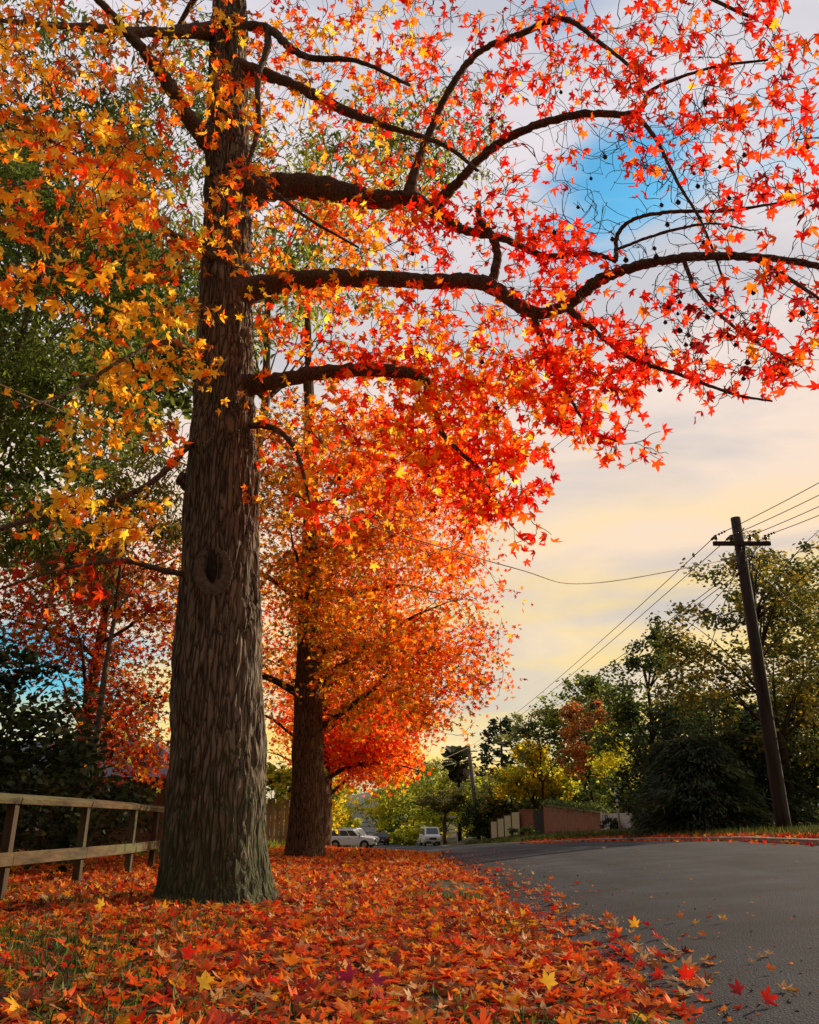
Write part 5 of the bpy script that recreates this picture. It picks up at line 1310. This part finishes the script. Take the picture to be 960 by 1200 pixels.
# brick pier with dark gate
pA = at(611, 979, 76.5); pB_ = at(627, 977, 74.5)
pr = empty('brick_pier_wall', (pA.x, pA.y, H1(pA.x, pA.y)), 'short red brick wall beside the dark gate', 'wall')
d = pB_ - pA; d.z = 0; ang = math.atan2(d.y, d.x); b0 = Vector(pr.location)
c = (pA + pB_) / 2; zc = H1(c.x, c.y)
MB().box(Vector((c.x, c.y, zc + 1.0)) - b0, (d.length, .25, 2.2), rz=ang).build('brickwork', BRICK, pr)
MB().box(Vector((c.x, c.y, zc + 2.13)) - b0, (d.length + .06, .33, .08), rz=ang).build('coping', BRICK, pr)
gA = at(627.5, 977, 74.2); gB = at(639.5, 975, 72.8)
gt = empty('timber_gate', (gA.x, gA.y, H1(gA.x, gA.y)), 'dark closed gate between two pieces of red brick wall', 'gate')
d = gB - gA; d.z = 0; ang = math.atan2(d.y, d.x); b0 = Vector(gt.location); c = (gA + gB) / 2; zc = H1(c.x, c.y)
mb = MB()
for i in range(7):
    p = gA.lerp(gB, (i + .5) / 7); mb.box(Vector((p.x, p.y, zc + 1.0)) - b0, (d.length / 7 - .015, .04, 1.95), rz=ang)
mb.build('gate_boards', DKPOST, gt)
MB().box(Vector((c.x, c.y + .05, zc + 1.6)) - b0, (d.length, .04, .12), rz=ang).box(Vector((c.x, c.y + .05, zc + .4)) - b0, (d.length, .04, .12), rz=ang).build('gate_frame', DKPOST, gt)
# long brick wall with sloping top
wA = at(640, 975, 72.5); wB = at(706.5, 972, 57.5)
bw = empty('brick_wall', (wA.x, wA.y, H1(wA.x, wA.y)), 'long red brick wall with sloping top under a green hedge', 'wall')
b0 = Vector(bw.location)
d = wB - wA; d.z = 0; L_ = d.length; ang = math.atan2(d.y, d.x)
zt0 = at(640, 944, 72.5).z - b0.z; zt1 = at(706, 953.5, 57.5).z - b0.z
zb1 = H1(wB.x, wB.y) - b0.z
me = MB().prism([(0, -.4), (L_, min(zb1, 0) - .4), (L_, zt1), (0, zt0)], -.12, .12).build('brickwork', BRICK, bw); me.rotation_euler.z = ang
me = MB().prism([(-.03, zt0 + .003), (L_ + .03, zt1 + .003), (L_ + .03, zt1 + .09), (-.03, zt0 + .09)], -.17, .17).build('coping', BRICK, bw); me.rotation_euler.z = ang
# hedge on top / behind
P, C = [], []
rn = random.Random(15)
for i in range(3600):
    f = rn.random(); p = wA.lerp(wB, f); zt = b0.z + zt0 + (zt1 - zt0) * f
    P.append((p.x + rn.gauss(.3, .28), p.y + rn.gauss(.5, .3), zt + rn.gauss(.15, .17))); C.append(np.array(rn.choice(G_DARK + G_MID)) * rn.uniform(.7, 1.3))
P = np.array(P); hbp = Vector((wA.x, wA.y, H1(wA.x, wA.y)))
hg = empty('hedge', hbp, 'low green hedge spilling over the top of the long brick wall', 'hedge')
td, nn = hang_dirs(len(P), .4)
link('foliage', leaves('foliage', OVAL, P - np.array(hbp), td, nn, rng.uniform(.1, .24, len(P)), np.array(C)), GREENLEAF, hg)
mb = MB()
for i in range(30):
    p = wA.lerp(wB, i / 29); p.z = H1(p.x, p.y); zt = b0.z + zt0 + (zt1 - zt0) * i / 29
    mb.tube([p - hbp + Vector((.3, .55, 0)), Vector((p.x + .32, p.y + .5, zt + .1)) - hbp], [.03, .012], 5)
mb.build('stems', DARKBARK, hg)
# white wall with the number
nA = at(707.5, 973, 57.2); nB = at(741, 974, 54.5)
nw = empty('white_wall', (nA.x, nA.y, H1(nA.x, nA.y)), 'pale rendered wall with house number beside the brick wall', 'wall')
b0 = Vector(nw.location); d = nB - nA; d.z = 0; ang = math.atan2(d.y, d.x); L_ = d.length
zt = at(707, 953, 57.2).z - b0.z
RENDER = surf('lavender_white_render', (.5, .48, .5), (.62, .6, .62), 4, .85, .2, 40)
a = MB().prism([(.14, -.4), (L_, -.4), (L_, zt - .02), (.14, zt - .02)], -.1, .1).build('render', RENDER, nw); a.rotation_euler.z = ang
a = MB().box((.06, -.02, zt / 2 - .1), (.16, .26, zt + .3)).build('end_pillar', WH, nw); a.rotation_euler.z = ang
NUM = surf('black_numerals', (.015, .015, .018), (.03, .03, .03), 8, .5, 0)
def one(x):
    return [(x, zt - .42), (x + .07, zt - .42), (x + .07, zt - .1), (x + .03, zt - .1), (x - .04, zt - .16), (x - .04, zt - .2), (x, zt - .18)]
mb = MB(); mb.prism(one(.42), -.125, -.102); mb.prism(one(.62), -.125, -.102)
a = mb.build('house_number', NUM, nw); a.rotation_euler.z = ang
# dark low brick behind conifer
dA = at(752, 975, 50); dB = at(772, 975, 47)
dw = empty('brick_pillar', (dA.x, dA.y, H1(dA.x, dA.y)), 'dull dark brick wall stub in the shade right of the white wall', 'wall')
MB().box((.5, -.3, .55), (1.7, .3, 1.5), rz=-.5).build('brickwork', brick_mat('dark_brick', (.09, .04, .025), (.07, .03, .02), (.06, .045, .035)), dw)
MB().box((.5, -.3, 1.34), (1.76, .36, .07), rz=-.5).build('coping', KERB, dw)

# ------------------------------------------------------------------ vehicles
TYRE = surf('tyre_rubber', (.012, .012, .012), (.025, .025, .025), 20, .85, 0)
RIM = surf('alloy', (.35, .35, .36), (.5, .5, .5), 8, .35, 0, metal=.8)
PLASTIC = surf('black_plastic', (.015, .015, .016), (.03, .03, .03), 10, .6, 0)
LAMP = surf('lamp_glass', (.6, .6, .58), (.75, .75, .72), 6, .15, 0, spec=.8)
REDLAMP = surf('red_lamp', (.4, .01, .01), (.55, .02, .015), 6, .25, 0)
PLATE = surf('plate', (.6, .55, .25), (.7, .65, .3), 6, .5, 0)
AMBER = surf('amber_lamp', (.7, .25, .02), (.8, .3, .03), 6, .3, 0)
def vehicle(name, label, cat, loc, heading, paint, prof, hw, gh, wheels, wr, group=None, front=(.55, .95), rear=(.6, 1.0), side_split=(.5,), roofrack=False):
    """x forward; prof = lower body side profile [(x,z)...]; gh=(xb0,xb1,zb,xt0,xt1,zt,hwb,hwt)"""
    t = empty(name, loc, label, cat, group, heading)
    body = MB().prism(prof, -hw, hw).build('body', paint, t, True, bevel=.07, seg=3)
    xb0, xb1, zb, xt0, xt1, zt, hb_, ht = gh
    bot = [Vector((xb0, -hb_, zb - .05)), Vector((xb1, -hb_, zb - .05)), Vector((xb1, hb_, zb - .05)), Vector((xb0, hb_, zb - .05))]
    topv = [Vector((xt0, -ht, zt)), Vector((xt1, -ht, zt)), Vector((xt1, ht, zt)), Vector((xt0, ht, zt))]
    MB().add(bot + topv, [(0, 1, 5, 4), (1, 2, 6, 5), (2, 3, 7, 6), (3, 0, 4, 7), (4, 5, 6, 7), (3, 2, 1, 0)]).build('cabin', paint, t, True, bevel=.06, seg=3)
    GL = glass_mat('car_glass')
    def pane(nm, a, b, c, d, u0, u1, v0, v1):
        def P_(u, v): return (a * (1 - u) + b * u) * (1 - v) + (d * (1 - u) + c * u) * v
        q = [P_(u0, v0), P_(u1, v0), P_(u1, v1), P_(u0, v1)]
        nrm = (q[1] - q[0]).cross(q[3] - q[0]).normalized()
        ctr = sum(q, Vector()) / 4
        if nrm.dot(ctr - Vector(((xb0 + xb1) / 2, 0, zb))) < 0: nrm = -nrm
        MB().add([p + nrm * .006 for p in q] + [p - nrm * .01 for p in q], [(0, 1, 2, 3), (7, 6, 5, 4), (0, 4, 5, 1), (1, 5, 6, 2), (2, 6, 7, 3), (3, 7, 4, 0)]).build(nm, GL, t)
    cuts = [.06] + list(side_split) + [.94]
    for s in (0, 1):
        a, b, c, d = (bot[0], bot[1], topv[1], topv[0]) if s == 0 else (bot[3], bot[2], topv[2], topv[3])
        for u0, u1 in zip(cuts[:-1], cuts[1:]): pane('side_window', a, b, c, d, u0 + .012, u1 - .012, .18, .86)
    pane('windscreen', bot[1], bot[2], topv[2], topv[1], .08, .92, .16, .88)
    pane('rear_window', bot[0], bot[3], topv[3], topv[0], .1, .9, .2, .86)
    for x in wheels:
        for s in (-1, 1):
            MB().tube([(x, s * (hw - .2), wr), (x, s * (hw + .008), wr)], [wr * 1.2, wr * 1.2], 28).build('wheel_arch', PLASTIC, t)
            wh = bpy.data.objects.new('wheel', None); col.objects.link(wh); wh.parent = t; wh.location = (x, s * (hw - .09), wr)
            MB().tube([(0, -.115, 0), (0, -.09, 0), (0, .09, 0), (0, .115, 0)], [wr * .88, wr, wr, wr * .88], 28).build('tyre', TYRE, wh, True)
            mb = MB(); mb.tube([(0, s * .1, 0), (0, s * .124, 0)], [wr * .62, wr * .55], 24)
            for k in range(5):
                a = k * 1.257; mb.box((math.cos(a) * wr * .3, s * .128, math.sin(a) * wr * .3), (wr * .5, .02, wr * .13), M=Matrix.Rotation(-a, 4, 'Y'))
            mb.build('rim', RIM, wh)
    xf = max(p[0] for p in prof); xr_ = min(p[0] for p in prof)
    for s in (-1, 1):
        MB().box((xf - .05, s * (hw - .22), sum(front) / 2), (.16, .34, (front[1] - front[0]) * .5), rz=-s * .25).build('headlight', LAMP, t, bevel=.02)
        MB().box((xr_ + .04, s * (hw - .13), sum(rear) / 2), (.12, .22, (rear[1] - rear[0]))).build('tail_light', REDLAMP, t, bevel=.015)
        MB().box((xb1 - .15, s * (hb_ + .14), zb + .08), (.1, .2, .16)).build('mirror', PLASTIC, t, bevel=.03)
    MB().box((xf + .01, 0, .42), (.12, hw * 2 - .1, .2)).build('front_bumper', PLASTIC, t, bevel=.03)
    MB().box((xf + .005, 0, sum(front) / 2), (.05, hw * .95, (front[1] - front[0]) * .55)).build('grille', PLASTIC, t, bevel=.01)
    MB().box((xr_ - .01, 0, .45), (.12, hw * 2 - .1, .22)).build('rear_bumper', PLASTIC if 'dark' not in label else paint, t, bevel=.03)
    MB().box((xf + .08, 0, .46), (.02, .38, .12)).build('number_plate', PLATE, t); MB().box((xr_ - .08, 0, .62), (.02, .38, .12)).build('number_plate', PLATE, t)
    for s in (-1, 1):
        mb = MB(); 
        for u in side_split:
            xx = xb0 + (xb1 - xb0) * u - .12
            mb.box((xx, s * (hw + .006), zb - .17), (.16, .03, .035))
        mb.build('door_handle', PLASTIC, t)
    if roofrack:
        for s in (-1, 1): MB().box(((xt0 + xt1) / 2, s * (ht - .08), zt + .05), ((xt1 - xt0) * .8, .04, .04)).build('roof_rail', PLASTIC, t)
    return t
WHITEP = surf('white_car_paint', (.84, .86, .9), (.88, .9, .93), 1, .25, 0, spec=.6)
DARKP = surf('dark_red_car_paint', (.035, .012, .012), (.05, .016, .015), 1, .25, 0, spec=.6)
suv_prof = [(-2.2, .38), (-1.3, .33), (1.5, .33), (2.22, .42), (2.28, .7), (2.2, 1.0), (1.15, 1.12), (-2.2, 1.1), (-2.27, .8)]
SX = at(411, 994, 84)
def vz(x, y): return H1(x, y) + .004
vehicle('parked_car', 'white four wheel drive parked side on beyond the leaf covered verge', 'car', (SX.x + .1, 84, vz(-2.5, 84)), R(-8), WHITEP, suv_prof, .9,
        (-2.12, 1.1, 1.1, -1.85, .25, 1.74, .86, .7), (-1.4, 1.38), .38, None, side_split=(.36, .66), roofrack=True)
hat_prof = [(-1.95, .35), (-1.2, .28), (1.4, .28), (1.95, .36), (2.0, .62), (1.85, .82), (1.0, .95), (-1.9, .98), (-2.0, .7)]
x_ = float(at(417, 985, 93).x)
vehicle('parked_car', 'white car mostly hidden behind the white four wheel drive', 'car', (x_, 93.5, vz(x_, 93.5)), R(-20), WHITEP, suv_prof, .9,
        (-1.9, 1.0, 1.1, -1.6, .3, 1.85, .86, .7), (-1.35, 1.35), .36, None)
x_ = float(at(445.5, 988, 113).x)
vehicle('dark_hatchback', 'dark red hatchback seen from behind with its red tail lights', 'car', (x_, 113, vz(x_, 113)), R(101), DARKP, hat_prof, .9,
        (-1.95, 1.05, .96, -1.5, .25, 1.5, .86, .66), (-1.25, 1.3), .33, None, rear=(.68, .95))
van_prof = [(-2.3, .4), (-1.4, .34), (1.4, .34), (2.28, .4), (2.36, .7), (2.3, 1.08), (2.05, 1.2), (-2.3, 1.2), (-2.34, .8)]
x_ = float(at(504, 988, 100).x)
vehicle('white_van', 'white van facing the camera on the right side of the road bend', 'van', (x_, 101.5, vz(x_, 101.5)), R(-82), surf('white_van_paint', (.84, .85, .87), (.88, .89, .9), 1, .3, 0, spec=.5), van_prof, .88,
        (-2.28, 2.12, 1.18, -2.18, 1.45, 2.02, .86, .74), (-1.4, 1.45), .34, None, front=(.6, 1.0), side_split=(.4, .72))
